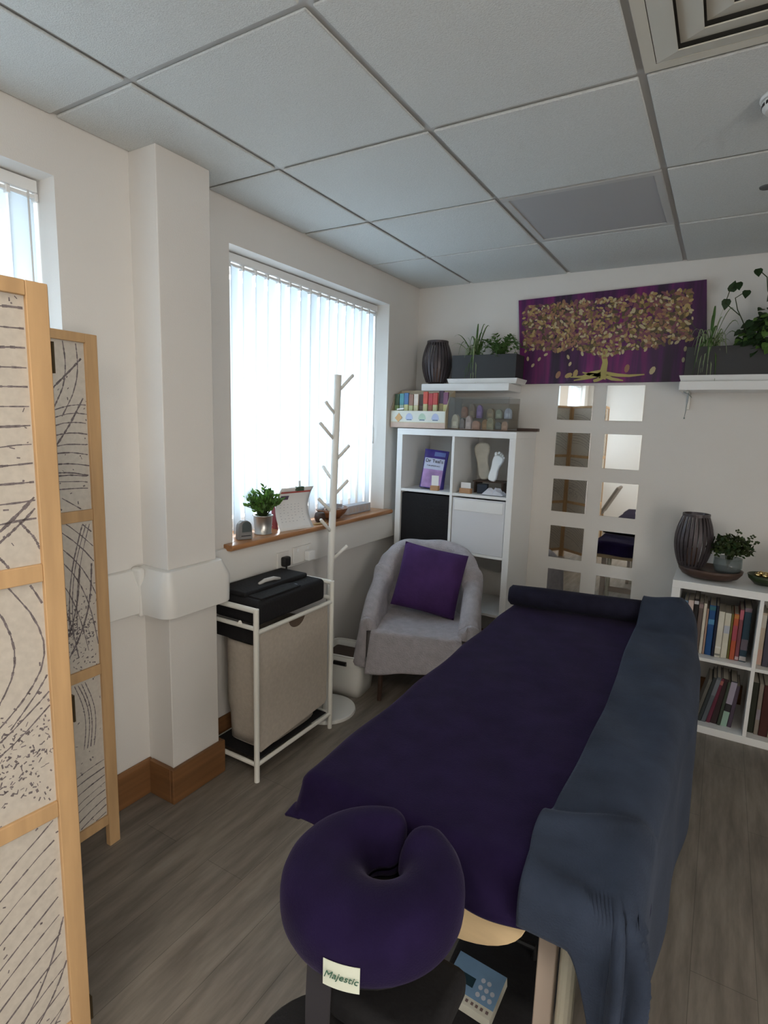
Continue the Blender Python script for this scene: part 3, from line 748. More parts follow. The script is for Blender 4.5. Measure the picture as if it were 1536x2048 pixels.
for (x, y, z, w_, h_, c, ds) in pr:
    jt = thing('soap_block', '%s soap block in the clear display box, %s row' % (ds, 'front' if z == 0 else 'raised back'), 'soap', (.402+x+.008, KY+.055+y+.012, KT+z+.004), random.uniform(-.15, .15), 'small soaps in the clear display box')
    pts = [(-w_/2, 0), (w_/2, 0), (w_/2, h_*.6)]+[(w_/2*math.cos(a), h_*.6+h_*.4*math.sin(a)) for a in (PI*.2, PI*.35, PI*.5, PI*.65, PI*.8)]+[(-w_/2, h_*.6)]
    MB().prism(pts, 1, -.012, .012).build('block', cmat(c, .5, .35), jt, bev=.002)
    MB().box(-w_*.28, w_*.28, -.0128, -.0120, h_*.18, h_*.5).build('paper_label', cmat(tuple(min(.8, q*1.3+.03) for q in c), .6), jt)
t = thing('incense_holder', 'long dark wooden ledge piece beside the clear display box', 'holder', (.80, KY+.20, KT))
MB().box(-.01, .115, -.02, .02, 0, .018).build('strip', mDWOOD, t, bev=.003)

# ------------------------------------------------------------ books
def book(x, y, z, th, h, d, col, label, lean=0.0, band=None, grp='books on the low bookcase'):
    t = thing('book', label, 'book', (x, y, z), 0, grp)
    t.rotation_euler = (0, lean, 0)
    c = MB(); e = .0018
    c.box(0, e, 0, d, 0, h); c.box(th-e, th, 0, d, 0, h); c.box(e, th-e, 0, e, 0, h)
    c.build('cover', cmat(col, .5, .14), t, bev=.001, seg=1)
    MB().box(e, th-e, e, d-.004, .003, h-.003).build('pages', cmat((.50, .47, .40), .8), t)
    if band:
        for (z0, z1, bc) in band: MB().box(.001, th-.001, -.0006, 0, z0*h, z1*h).build('spine_band', cmat(bc, .5), t)
    return t
UZ = .038+.3515; LZ = .038
def run(x, z, items, grp, y=KY+.055):
    for th, h, d, col, lab, lean, band in items:
        book(x, y+random.uniform(-.006, .006), z+.0008, th, h, d, col, lab, lean, band, grp)
        x += th+.0012
W1 = (.62, .60, .52)
run(BX+.040, UZ, [
    (.018, .22, .16, (.02, .02, .02), 'black book against the left side of the upper bookcase shelf', 0, None),
    (.018, .262, .17, (.14, .24, .36), 'pale steel-blue book at the left of the upper bookcase shelf', 0, [(.85, .95, (.35, .45, .5))]),
    (.025, .268, .17, (.58, .48, .46), 'pale pinkish-white thick book left of the black one', 0, [(.3, .34, (.4, .3, .3))]),
    (.021, .280, .18, (.012, .010, .012), 'tall black book with a white mark at the top', 0, [(.90, .96, (.5, .5, .55))]),
    (.020, .268, .18, (.12, .09, .08), 'grey-brown book right of the tall black one', 0, [(.88, .96, (.25, .18, .18))]),
    (.014, .262, .17, (.66, .63, .56), 'thin white book partly behind the blanket', 0, None),
    (.009, .238, .17, (.42, .28, .22), 'very thin tan book touching the blue one', 0, None),
    (.028, .258, .18, (.012, .075, .24), 'bright royal blue thick book on the upper shelf', 0, [(.62, .72, (.08, .25, .45)), (.90, .98, (.03, .14, .18))]),
    (.012, .262, .18, (.008, .012, .035), 'thin dark navy book beside the royal blue one', 0, None),
    (.026, .236, .17, W1, 'cream book, left one of the pair on the upper shelf', 0, [(.04, .08, (.2, .2, .18)), (.2, .24, (.75, .75, .7))]),
    (.026, .232, .17, (.60, .59, .50), 'cream book, right one of the pair, with blue patch', 0, [(.55, .72, (.42, .45, .52))]),
    (.009, .230, .17, (.16, .14, .035), 'thin olive green book right of the cream pair', 0, None),
    (.021, .234, .17, (.42, .085, .035), 'orange-red book on the upper bookcase shelf', 0, [(.42, .75, (.35, .06, .09)), (.90, .98, (.5, .2, .05))]),
    (.017, .262, .17, (.20, .06, .075), 'maroon and pink book between orange-red and dark teal', 0, [(.80, .98, (.45, .12, .16)), (.02, .08, (.5, .4, .42))]),
    (.030, .272, .18, (.012, .040, .065), 'wide dark teal book with grey foot by the divider', 0, [(.22, .42, (.12, .10, .13)), (.02, .1, (.4, .38, .38)), (.93, 1, (.18, .13, .16))]),
], 'books on the upper shelf of the low bookcase')
x1 = BX+.038+.3515
run(x1+.002, UZ, [
    (.022, .262, .17, (.46, .38, .30), 'tan and pink book right of the bookcase divider', 0, [(.72, .96, (.52, .50, .44)), (.02, .3, (.50, .32, .26))]),
    (.026, .250, .17, (.060, .055, .085), 'slate-violet book on the upper shelf at the frame edge', 0, None),
    (.018, .262, .17, (.34, .22, .08), 'ochre book with orange top at the right edge', 0, [(.75, .95, (.5, .16, .05))]),
    (.030, .255, .17, (.045, .008, .008), 'very dark red book at the right frame edge', 0, None),
    (.03, .25, .17, (.10, .12, .10), 'grey-green book beyond the dark red one', 0, None),
], 'books on the upper shelf of the low bookcase')
run(BX+.160, LZ, [
    (.016, .238, .16, (.12, .12, .11), 'thin grey leaning book on the lower shelf behind the blanket', .20, None),
    (.016, .250, .16, (.030, .040, .045), 'dark slate leaning book on the lower shelf', .20, None),
    (.020, .256, .17, (.10, .12, .14), 'blue-grey leaning book on the lower shelf', .19, [(.6, .95, (.16, .18, .21))]),
    (.018, .250, .17, (.13, .022, .048), 'maroon leaning book on the lower shelf', .17, [(.86, .95, (.35, .12, .1))]),
    (.028, .250, .17, (.035, .020, .022), 'thick blackish brown book leaning on the lower shelf', .13, None),
    (.014, .235, .17, (.045, .060, .042), 'thin dark green book left of the lilac and mint one', .11, None),
    (.028, .245, .17, (.030, .030, .035), 'black book with lilac upper and mint lower spine', .10, [(.50, .98, (.36, .33, .42)), (.0, .33, (.30, .46, .38))]),
    (.018, .225, .17, (.075, .055, .085), 'dull purple book against the lower divider', .08, None),
], 'books on the lower shelf of the low bookcase')
run(x1+.003, LZ, [
    (.027, .262, .17, (.018, .022, .012), 'blackish green book right of the lower divider', 0, None),
    (.018, .262, .17, (.24, .21, .18), 'tan-grey slim book on the lower right shelf', 0, [(.3, .5, (.28, .25, .3))]),
    (.036, .262, .17, (.060, .014, .012), 'thick dark red-brown book on the lower right shelf', 0, None),
    (.030, .250, .17, (.40, .37, .29), 'cream book at the right edge of the lower shelf', 0, [(.75, .9, (.1, .09, .08))]),
    (.03, .25, .17, (.08, .06, .05), 'brown book beyond the cream one on the lower shelf', 0, None),
], 'books on the lower shelf of the low bookcase')

# on top of the low bookcase (top at .768)
BT = .768
t = thing('wooden_tray', 'dark brown oval wooden bowl under the lantern and vase', 'bowl', (1.852, 3.262, BT))
MB().lathe([(0, 0), (.095, 0), (.125, .012), (.142, .035), (.146, .050), (.138, .050), (.120, .037), (.0, .037)], n=44, sx=1.0, sy=.78).build('bowl', mDWOOD, t, smooth=True)
t = thing('glass_vase', 'low clear glass vase holding a bushy dark plant on the low bookcase', 'vase', (1.925, 3.265, BT+.038))
MB().lathe([(.0, .001), (.048, .002), (.055, .03), (.054, .075), (.051, .075), (.052, .03), (.045, .006), (0, .006)], n=30, sx=1.15, sy=1.1).build('glass', mVASE, t, smooth=True)
b = MB(); r = random.Random(21)
for i in range(800):
    c = rdir(r, -.2); p = Vector((c.x*.092, c.y*.070, .118+c.z*.060))*1
    if r.random() < .35: p = Vector((p.x*.6, p.y*.6, lerp(.1, p.z, .6)))
    if p.z < .07 and Vector((p.x, p.y)).length > .075: continue
    b.m = 0 if r.random() < .8 else 1
    leafshape(b, p, rdir(r, -.4), c+Vector((0, 0, .4)), r.uniform(.018, .028), r.uniform(.011, .017), .1)
for k in range(16):
    a = r.uniform(0, 2*PI); b.m = 0; b.tube([(0, 0, .02), (.02*math.cos(a), .02*math.sin(a), .08), (.06*math.cos(a), .045*math.sin(a), .15)], .0012, 5)
for p in ((.03, -.01, .21), (.085, -.01, .19), (.105, -.01, .165)):
    b.tube([(0, 0, .1), (p[0]*.7, p[1], p[2]-.03), p], .001, 5)
    for k in range(7): leafshape(b, Vector(p)+Vector((r.uniform(-.01, .01), 0, r.uniform(-.012, .012))), rdir(r, -.5), (0, -1, .3), .014, .010, .1)
b.build('foliage', [mOLIVE, mDARKG], t)
t = thing('trinket_bowl', 'dark green bowl of shiny gold trinkets at the right frame edge', 'bowl', (2.085, 3.28, BT))
MB().lathe([(0, 0), (.040, 0), (.066, .025), (.072, .046), (.067, .046), (.058, .026), (0, .012)], n=32).build('bowl', cmat((.02, .035, .012), .35), t, smooth=True)
mGOLD = mat('gold_trinket', (.80, .62, .30), .25, metal=1)
b = MB()
for i, (x, y, r_) in enumerate(((-.03, -.02, .014), (.0, -.03, .013), (.028, -.015, .014), (.005, .01, .015), (-.015, .02, .014), (.035, .02, .012))):
    b.lathe([(0, -r_), (r_*.7, -r_*.7), (r_, 0), (r_*.7, r_*.7), (0, r_)], (x, y, .046), 12)
b.build('trinkets', mGOLD, t, smooth=True)
t = thing('salt_lamp', 'rust-brown rough lamp block on the bookcase at the frame edge', 'lamp', (2.195, 3.29, BT))
MB().lathe([(0, 0), (.055, 0), (.062, .03), (.050, .10), (.028, .16), (0, .175)], n=9).build('rock', cmat((.30, .13, .08), .6, .3), t)

# ------------------------------------------------------------ folding screen
def linesfor(w, h, seed, style):
    """brush strokes as polylines in panel space (0..w, 0..h)"""
    r = random.Random(seed); out = []
    def fam(x0, z0, x1, z1, bow, n, dx, dz, wd=.0032, grow=1.0):
        for k in range(n):
            a = Vector((x0+dx*k, z0+dz*k)); c = Vector((x1+dx*k*grow, z1+dz*k*grow)); d = c-a; nn = Vector((-d.y, d.x)).normalized()*bow*r.uniform(.85, 1.15)
            out.append(([a+d*(i/10)+nn*math.sin(PI*i/10)+Vector((0, r.uniform(-.0012, .0012))) for i in range(11)], wd*r.uniform(.7, 1.2)))
    if style == 'near':
        fam(.05, 1.63, .39, 1.685, .012, 12, 0, -.036, .0034)
        fam(.15, 1.17, .385, 1.335, -.015, 1, 0, 0, .008); fam(.16, 1.155, .39, 1.318, -.015, 1, 0, 0, .006)
        fam(.02, 1.20, .30, 1.245, .01, 3, 0, -.012, .003)
        fam(.29, 1.24, .34, 1.165, .008, 1, 0, 0, .004); fam(.35, 1.285, .39, 1.20, .008, 1, 0, 0, .004)
        fam(.20, .86, .245, 1.16, -.075, 4, .036, .004, .0038)
        fam(.10, .80, .39, .93, -.03, 2, 0, -.03, .0035)
        fam(.02, .30, .385, .64, .03, 11, .0, -.046, .0036)
        fam(.20, .12, .385, .40, -.03, 5, .03, -.03, .003)
    elif style == 'far':
        fam(.02, 1.46, .10, 1.70, -.030, 7, .045, .004, .0034, .9)
        fam(.01, 1.45, .36, 1.66, -.04, 1, 0, 0, .006)
        fam(.06, 1.215, .36, 1.54, -.03, 1, 0, 0, .005)
        fam(.10, 1.25, .38, 1.30, .035, 8, .012, .030, .0034)
        fam(.02, 1.205, .38, 1.26, .03, 3, 0, .02, .0034)
        fam(.03, 1.155, .30, .72, .07, 8, .035, .012, .0034)
        fam(.36, 1.15, .30, .80, -.02, 3, -.012, 0, .0034)
        fam(.20, .69, .32, 1.02, -.03, 2, .04, 0, .005)
        fam(.28, .63, .30, .40, .02, 4, .012, 0, .003)
        fam(.04, .13, .38, .33, .05, 8, .01, -.026, .0034)
    else:
        fam(.05, 1.25, .38, 1.35, .03, 9, 0, .035); fam(.05, .70, .38, .85, .04, 9, 0, .035); fam(.05, .14, .38, .3, .03, 9, 0, .035)
    return out
mPAPW = mat('screen_paper', (.66, .61, .54), .9, noise=(70, .10))
nt = mPAPW.node_tree; pb = nt.nodes['Principled BSDF']
trn = nt.nodes.new('ShaderNodeBsdfTranslucent'); trn.inputs[0].default_value = (.62, .58, .52, 1); mx = nt.nodes.new('ShaderNodeMixShader'); mx.inputs[0].default_value = .22
nt.links.new(pb.outputs[0], mx.inputs[1]); nt.links.new(trn.outputs[0], mx.inputs[2]); nt.links.new(mx.outputs[0], nt.nodes['Material Output'].inputs[0])
mVEIN = mat('vein_ink', (.17, .145, .15), .85, noise=(120, .5))
SH = 1.735
scr = thing('folding_screen', 'pine folding screen with leaf-veined paper panels at the left edge', 'screen', (0, 0, 0))
def panel(p0, p1, seed, first):
    """p0,p1 floor end points"""
    p0 = Vector((p0[0], p0[1], 0)); p1 = Vector((p1[0], p1[1], 0)); d = p1-p0; w = d.length; ang = math.atan2(d.y, d.x)
    Mx = T(*p0) @ RZ(ang); th = .011; pw = .040
    f = MB()
    f.box(0, pw, -th, th, 0, SH); f.box(w-pw, w, -th, th, 0, SH)
    f.box(pw, w-pw, -th, th, SH-.028, SH)
    for z in (1.160, .640, .085): f.box(pw, w-pw, -th*.8, th*.8, z, z+.036)
    f.xf(Mx); fr = f.build('panel_frame', mPINE, scr, bev=.002)
    zb = [(.121, .640), (.676, 1.160), (1.196, SH-.028)]
    g = MB(); g.m = 0
    for z0, z1 in zb: g.box(pw, w-pw, -.0012, .0012, z0, z1)
    g.m = 1; off = .0016
    def stroke(pl, wd):
        for i in range(len(pl)-1):
            a, b_ = pl[i], pl[i+1]
            if not (pw < a.x < w-pw and pw < b_.x < w-pw): continue
            zz = [(z0, z1) for z0, z1 in zb if z0 < a.y < z1 and z0 < b_.y < z1]
            if not zz or (b_-a).length < 1e-6: continue
            e = (b_-a).normalized(); nn = Vector((-e.y, e.x))*wd*.5*random.uniform(.6, 1.4)
            for sy in (-1, 1):
                g.add([(a.x+nn.x, sy*off, a.y+nn.y), (b_.x+nn.x, sy*off, b_.y+nn.y), (b_.x-nn.x, sy*off, b_.y-nn.y), (a.x-nn.x, sy*off, a.y-nn.y)], [(0, 1, 2, 3)])
    for pl, wd in linesfor(w, SH, seed, {1: 'near', 5: 'far'}.get(seed, '')):
        fine = []
        for i in range(len(pl)-1):
            for q in range(4): fine.append(lerp(pl[i], pl[i+1], q/4))
        fine.append(pl[-1]); stroke(fine, wd)
    rr = random.Random(seed+50)
    for k in range(520):      # speckled patches
        c = Vector((rr.gauss(w*.72, .07), rr.gauss(.80, .06)) if k % 3 else (rr.uniform(0, w), rr.uniform(.1, 1.7))); L = rr.uniform(.003, .010); a = rr.uniform(0, PI)
        stroke([c, c+Vector((math.cos(a), math.sin(a)))*L], rr.uniform(.0015, .004))
    g.xf(Mx); g.build('paper_panel', [mPAPW, mVEIN], scr)
PT = [(.672, .217), (.703, .640), (.345, .405), (.155, .690), (.137, 1.100)]
panel(PT[0], PT[1], 1, True); panel(PT[1], PT[2], 2, False); panel(PT[2], PT[3], 3, False); panel(PT[3], PT[4], 5, False)
b = MB(); mHINGE = mat('brass_hinge', (.09, .07, .04), .35, metal=.8)
for z in (.12, .87, 1.60):
    MB().box(-.011, .012, -.001, .0035, -.03, .03).xf(T(.703, .6405, z)).build('hinge', mHINGE, scr)
    MB().box(-.011, .011, -.0035, .001, -.03, .03).xf(T(.150, .689, z)).build('hinge', mHINGE, scr)

# ------------------------------------------------------------ laundry trolley
t = thing('laundry_hamper', 'white metal framed laundry hamper with beige fabric bags by the pier', 'hamper', (0, 0, 0))
HX0, HX1, HY0, HY1, HZ = .035, .322, 1.608, 2.118, .748
for x in (HX0, HX1):
    for y in (HY0, HY1):
        MB().tube([(x, y, 0), (x, y, HZ)], .0115, 14).build('leg', mWMETAL, t, smooth=False)
def bar(name, a, c, r_=.0095): MB().tube([a, c], r_, 10).build(name, mWMETAL, t)
for x in (HX0, HX1):
    bar('rail', (x, HY0, .648), (x, HY1, .648)); bar('rail', (x, HY0, .075), (x, HY1, .075))
for y in (HY0, HY1):
    bar('handle_rail', (HX0, y, HZ-.008), (HX1, y, HZ-.008), .0115); bar('rail', (HX0, y, .665), (HX1, y, .665)); bar('rail', (HX0, y, .075), (HX1, y, .075))
def bagfn(x0, x1, y0, y1, z0, z1, sag):
    def f(u, v):
        a = 2*PI*u; ex = 5
        cx, cy = math.cos(a), math.sin(a)
        k = (abs(cx)**ex+abs(cy)**ex)**(-1/ex)
        s = 1+sag*math.sin(PI*v)-(.10*(1-v) if v < .3 else .03)
        return Vector(((x0+x1)/2+(x1-x0)/2*cx*k*s, (y0+y1)/2+(y1-y0)/2*cy*k*s, lerp(z0, z1, v)))
    return f
b = MB(); f = bagfn(HX0+.02, HX1-.016, HY0+.05, HY1-.035, .10, .560, .0)
b.grid(48, 12, f, closeu=True); b.quad(*[f(i/48, 0) for i in range(48)]); b.build('bag', mLINEN, t, smooth=True, solid=-.003)
# flat front panel with a half-round hand hole
b = MB(); x = HX1-.009; y0, y1, z0, z1 = HY0+.018, HY1-.018, .112, .642
pts = [(y0, z0+.02), (y0+.015, z0), (y1-.015, z0+.03), (y1, z0+.05), (y1, z1)]
yc = 1.875
pts += [(yc+.058*math.cos(a), z1-.048*math.sin(a)) for a in [PI*k/12 for k in range(13)]]
pts += [(y0, z1)]
b.prism(pts, 0, x-.004, x); b.build('front_panel', mLINEN, t, bev=.001)
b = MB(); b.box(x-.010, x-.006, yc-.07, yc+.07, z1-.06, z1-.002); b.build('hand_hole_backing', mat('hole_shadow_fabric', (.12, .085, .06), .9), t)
b = MB(); b.quad((HX0+.01, HY0+.02, .085), (HX1-.01, HY0+.02, .085), (HX1-.01, HY1-.02, .085), (HX0+.01, HY1-.02, .085)); b.build('base_sheet', mBLACK, t, solid=.003)
b = MB(); b.box(HX0+.008, HX1-.02, HY0+.03, HY0+.034, .58, .66); b.build('bag_lining', mBLACK, t)
MB().lathe([(0, 0), (.012, .004), (.006, .016), (0, .018)], n=3).xf(T(.245, HY0-.010, .672)).build('wire_clip', mWMETAL, t)
# black padded case resting on the hamper
t = thing('black_case', 'black padded fabric case lying on top of the laundry hamper', 'case', ((HX0+HX1)/2-.002, (HY0+HY1)/2, .661))
b = MB(); L, w, h = .452/2, .262/2, .104
b.box(-w, w, -L, L, 0, h); b.build('body', mBLACK, t, bev=.022, seg=4)
b = MB(); b.box(-w+.012, w-.085, -L+.012, L-.03, h, h+.020); b.build('flap', mBLACK, t, bev=.008, seg=3)
b = MB(); b.box(-w+.015, w-.012, -L+.03, L*.25, h-.002, h+.006); b.build('pocket', mBLACK, t, bev=.003)
b = MB(); b.tube([(.0, -.085, h+.0225), (.004, -.05, h+.031), (.010, .0, h+.031), (.016, .035, h+.0225)], [.006, .009, .009, .006], 10); b.build('carry_handle', cmat((.55, .55, .54), .4), t, smooth=True)
b = MB(); b.lathe([(0, 0), (.016, 0), (.014, .003), (0, .004)], (0, 0, 0), 16, 1, .55); b.xf(T(.085, .058, h-.0005)); b.build('badge', cmat((.42, .47, .55), .3), t)
# floor-standing clutter by the wall
# ------------------------------------------------------------ coat rack
t = thing('coat_rack', 'slim white coat stand with slanted pegs in front of the window', 'coat rack', (.205, 2.250, 0))
MB().lathe([(0, 0), (.150, 0), (.152, .004), (.150, .016), (.146, .018), (0, .018)], n=48).build('base', mWPAINT, t)
def pole(z): return Vector((lerp(0, .016, z/1.715), lerp(-.012, .030, z/1.715), z))
MB().tube([pole(.016), pole(.5), pole(1.0), pole(1.4), pole(1.715)], [.0175, .0175, .0175, .0180, .0185], 20).build('pole', mWPAINT, t)
for z, az, L in ((1.632, 70, .125), (1.520, -105, .090), (1.400, -112, .120), (1.300, 65, .110), (1.130, 60, .105), (1.045, -120, .105), (.945, -100, .105), (.800, 40, .110), (1.20, 175, .1)):
    a = math.radians(az); p = pole(z); d = Vector((math.cos(a)*.72, math.sin(a)*.72, .70))
    MB().tube([p+d*.010, p+d*L, p+d*(L+.004)], [.0075, .0085, .006], 12).build('peg', mWPAINT, t, smooth=True)

# white storage basket
t = thing('storage_basket', 'white tapered storage basket on the floor between coat stand and armchair', 'basket', (.150, 2.525, 0), math.radians(8))
b = MB()
def bask(u, v):
    a = 2*PI*u; cx, cy = math.cos(a), math.sin(a); k = (abs(cx)**6+abs(cy)**6)**(-1/6); s = lerp(.86, 1, v)
    return Vector((.135*cx*k*s, .115*cy*k*s, v*.235))
b.grid(48, 5, bask, closeu=True); b.quad(*[bask(i/48, 0) for i in range(48)]); b.build('tub', mWPAINT, t, smooth=True, solid=-.004)
MB().tube([bask(i/48, 1) for i in range(49)], .005, 8, False).build('rim', mWPAINT, t, smooth=True)
b = MB(); b.tube([(-.03, -.1165, .192), (.045, -.1165, .192)], .012, 12); b.build('handle_slot', mBLKP, t)
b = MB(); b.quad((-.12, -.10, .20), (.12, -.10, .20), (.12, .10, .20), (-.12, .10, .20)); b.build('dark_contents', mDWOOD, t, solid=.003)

# ------------------------------------------------------------ sockets
t = thing('wall_socket', 'white double socket on the trunking behind the coat stand', 'socket', (.0485, 2.225, .822), 0)
MB().box(0, .010, -.073, .073, -.043, .043).build('plate', mPVC, t, bev=.003)
for y in (-.04, .04): MB().box(.010, .013, y-.008, y+.008, .018, .034).build('switch', mWHITE, t, bev=.001)
t = thing('white_plug', 'white boxy plug adaptor in the socket behind the coat stand', 'plug', (.0595, 2.262, .812))
MB().box(0, .032, -.026, .026, -.026, .024).build('body', mWHITE, t, bev=.005)
t = thing('black_plug', 'black mains plug with cable just above the black case', 'plug', (.0485, 2.078, .815))
MB().box(0, .010, -.043, .043, -.043, .043).build('socket_plate', mPVC, t, bev=.003)
MB().box(.010, .040, -.024, .024, -.026, .022).build('body', mBLKP, t, bev=.009, seg=3)
MB().tube([(.028, 0, -.024), (.030, .0, -.045), (.026, .004, -.08), (.02, .01, -.13)], .0045, 8).build('cable', mBLKP, t, smooth=True)

# ------------------------------------------------------------ window sill things (sill top at ZS)
t = thing('sill_plaque', 'small grey arched plaque at the near end of the window sill', 'plaque', (-.010, 1.882, ZS), math.radians(68))
arch = [(-.036, 0), (.036, 0), (.034, .055)]+[(.034*math.cos(a), .055+.034*math.sin(a)) for a in [PI*k/8 for k in range(1, 8)]]+[(-.034, .055)]
MB().prism(arch, 1, -.016, .016).build('block', mat('slate_grey', (.22, .22, .225), .5, noise=(20, .15)), t, bev=.004)
MB().prism([(x*.62+.006, z*.55+.035) for x, z in arch], 1, -.0175, -.016).build('window_print', cmat((.075, .095, .10), .4), t)
MB().box(-.020, .026, -.0172, -.016, .016, .0195).build('caption_strip', mINK, t)
t = thing('potted_plant', 'small leafy green plant in a galvanised pot on the window sill', 'plant', (-.035, 2.035, ZS))
MB().lathe([(0, 0), (.042, 0), (.043, .004), (.040, .006), (.046, .085), (.050, .088), (.050, .092), (.044, .092), (.038, .012), (0, .010)], n=32).build('pot', mSTEEL, t, smooth=True)
MB().lathe([(0, .078), (.043, .078)], n=24).build('soil', mEARTH, t)
b = MB(); r = random.Random(6)
for i in range(78):
    a = r.uniform(0, 2*PI); sp = r.uniform(.1, 1)**.6; hgt = r.uniform(.06, .13)*(1.15-.45*sp)+(.03 if r.random() < .12 else 0)
    tip = Vector((math.cos(a)*.092*sp, math.sin(a)*.075*sp, .085+hgt)); base = Vector((math.cos(a)*.012, math.sin(a)*.012, .08)); mid = (tip+base)/2+Vector((0, 0, .015))
    b.m = 1; b.tube([base, mid, tip], .0011, 5)
    for q in (.35, .5, .62, .74, .86, .95, 1.0):
        p = (1-q)**2*base+2*q*(1-q)*mid+q*q*tip; b.m = 0 if r.random() < .7 else 2
        d = Vector((math.cos(a)*.6, math.sin(a)*.6, .8))+Vector((r.uniform(-.9, .9), r.uniform(-.9, .9), r.uniform(-.3, .4)))
        leafshape(b, p, d, rdir(r, .1), r.uniform(.020, .030), r.uniform(.010, .015), .12)
b.build('foliage', [mGREEN, mOLIVE, mFERN], t, solid=.0004)
t = thing('desk_calendar', 'curling white desk calendar sheet with a bulldog clip on the window sill', 'calendar', (-.020, 2.235, ZS), math.radians(78))
def cal(u, v):     # facing -y local; curls forward at foot and back at head
    x = (u-.5)*.215*(1-.05*v)+.018*v; z = v*.212
    y = -.045*(1-v)**2+.030*math.sin(v*PI)-.012*v*v*2
    return Vector((x, y, z))
MB().grid(10, 16, cal).build('sheet', mPAPER, t, smooth=True, solid=.0012)
b = MB(); b.grid(10, 2, lambda u, v: cal(u*.92+.04, .86+v*.045)+Vector((0, -.0016, 0))); b.build('red_heading', cmat((.42, .09, .08), .6, .5), t)
b = MB(); b.grid(5, 3, lambda u, v: cal(u*.24+.09, .70+v*.10)+Vector((0, -.0016, 0))); b.build('month_block', cmat((.09, .06, .11), .6), t)
b = MB()
for rr_ in range(7):
    for cc in range(7):
        if random.random() < .85: b.grid(2, 2, lambda u, v: cal(.12+cc*.11+u*.035, .18+rr_*.065+v*.012)+Vector((0, -.0016, 0)))
b.build('date_marks', cmat((.45, .46, .50), .7), t)
b = MB(); q = cal(.55, 1); b.box(q.x-.022, q.x+.022, q.y-.010, q.y+.010, q.z-.018, q.z+.004); b.build('clip', cmat((.05, .08, .05), .4), t, bev=.002)
MB().tube([q+Vector((0, 0, .004)), q+Vector((0, .002, .034))], .0055, 8).build('clip_handle', mSTEEL, t)
MB().prism([(-.04, 0), (.03, 0), (.008, .16), (.0, .16)], 0, -.085, -.080).xf(T(0, .05, 0)).build('easel_back', cmat((.25, .04, .05), .6), t)
t = thing('wooden_bowl', 'brown wooden bowl of folded papers on the sill behind the coat stand', 'bowl', (-.045, 2.62, ZS))
MB().lathe([(0, .002), (.045, 0), (.075, .025), (.098, .058), (.092, .059), (.068, .028), (0, .012)], n=36, sx=.78, sy=1.25).build('bowl', mBWOOD, t, smooth=True)
b = MB()
for i in range(9):
    R = (RZ(random.uniform(0, 3)) @ RX(random.uniform(-.5, .5))).to_3x3(); b.box(-.028, .028, -.035, .035, -.0008, .0008, R=R, o=(random.uniform(-.02, .02), -.05+.0125*i, .062+random.uniform(0, .010)))
b.build('papers', cmat((.60, .60, .64), .7), t)
t = thing('wood_ring', 'dark brown rounded wooden ornament lying against the bowl on the sill', 'ornament', (-.020, 2.470, ZS))
MB().lathe([(0, 0), (.024, .004), (.032, .026), (.026, .050), (.016, .056), (.013, .045), (0, .040)], n=24).build('ornament', mDWOOD, t, smooth=True)
o = MB().tube([(.014, 2.372, ZS+.0045), (.034, 2.455, ZS+.0045)], .0042, 8).build('pencil', cmat((.62, .48, .24), .5)); tag(o, 'short pale wooden pencil on the sill beside the coat stand', 'pencil')
t = thing('leaflet_box', 'low white box of leaflets at the far end of the window sill', 'box', (-.060, 2.885, ZS), .0)
MB().box(-.03, .03, -.125, .125, 0, .052).build('box', cmat((.50, .50, .54), .7), t, bev=.003)
b = MB()
for i in range(6): b.box(.030, .0312, -.11+i*.036, -.085+i*.036, .012, .040)
b.build('printed_panels', cmat((.50, .44, .42), .7), t)

# ------------------------------------------------------------ armchair with throw
ca = thing('tub_armchair', 'tub armchair hidden under a grey throw in front of the tall shelving', 'armchair', (.500, 2.745, 0), math.radians(19))
TH = math.radians(17)
def rail(q, R=.262, yb=.02):
    """U path q 0..1 from left front, round the back, to right front; returns point, outward normal"""
    Ls = .25; La = PI*R; tot = 2*Ls+La; s_ = q*tot
    if s_ < Ls: return Vector((-R, yb-Ls+s_)), Vector((-1, 0))
    if s_ > Ls+La: return Vector((R, yb-(s_-Ls-La))), Vector((1, 0))
    a = PI-(s_-Ls)/R; c_, n_ = math.cos(a), math.sin(a); k = (abs(c_)**2.7+abs(n_)**2.7)**(-1/2.7); return Vector((R*c_*k, yb+R*.86*n_*k)), Vector((c_, n_))
def topz(q):
    e = abs(q-.5)*2          # 0 at back, 1 at front
    k = 1/(1+math.exp((e-.43)*15)); return .600+.205*k-.13*max(0, (e-.62)/.38)**1.6
def shell(off, thk, bottom, zadd=0, inner=.40):
    b = MB()
    prof = [(1, 'b'), (1, 'm'), (1, 't')]
    def f(u, v):
        p, n = rail(u); tz = topz(u)+zadd; hw = thk/2
        if v < .4: k = v/.4; o_ = hw; z = lerp(bottom, tz-hw, k)
        elif v < .6: a = (v-.4)/.2*PI; o_ = hw*math.cos(a); z = tz-hw+hw*math.sin(a)
        else: k = (v-.6)/.4; o_ = -hw; z = lerp(tz-hw, inner, k)
        q = p+n*(o_+off); return Vector((q.x, q.y, z))
    b.grid(44, 26, f)
    for u in (0, 1): b.quad(*[f(u, j/25) for j in range(26)][::(1 if u else -1)])
    return b
shell(0, .055, .22, inner=.30).build('tub_shell', mat('armchair_fabric', (.20, .19, .19), .9), ca, smooth=True)
MB().box(-.215, .215, -.25, .20, .28, .405).build('seat', mat('armchair_seat', (.20, .19, .19), .9), ca, bev=.03, seg=3)
for x, y in ((-.19, -.19), (.19, -.19), (-.16, .17), (.16, .17)):
    MB().tube([(x, y, .285), (x*1.03, y*1.03, 0)], [.018, .012], 10).build('leg', mDWOOD, ca)
th_ = thing('grey_throw', 'light grey woven throw draped over the whole armchair', 'throw', (.500, 2.745, 0), math.radians(19))
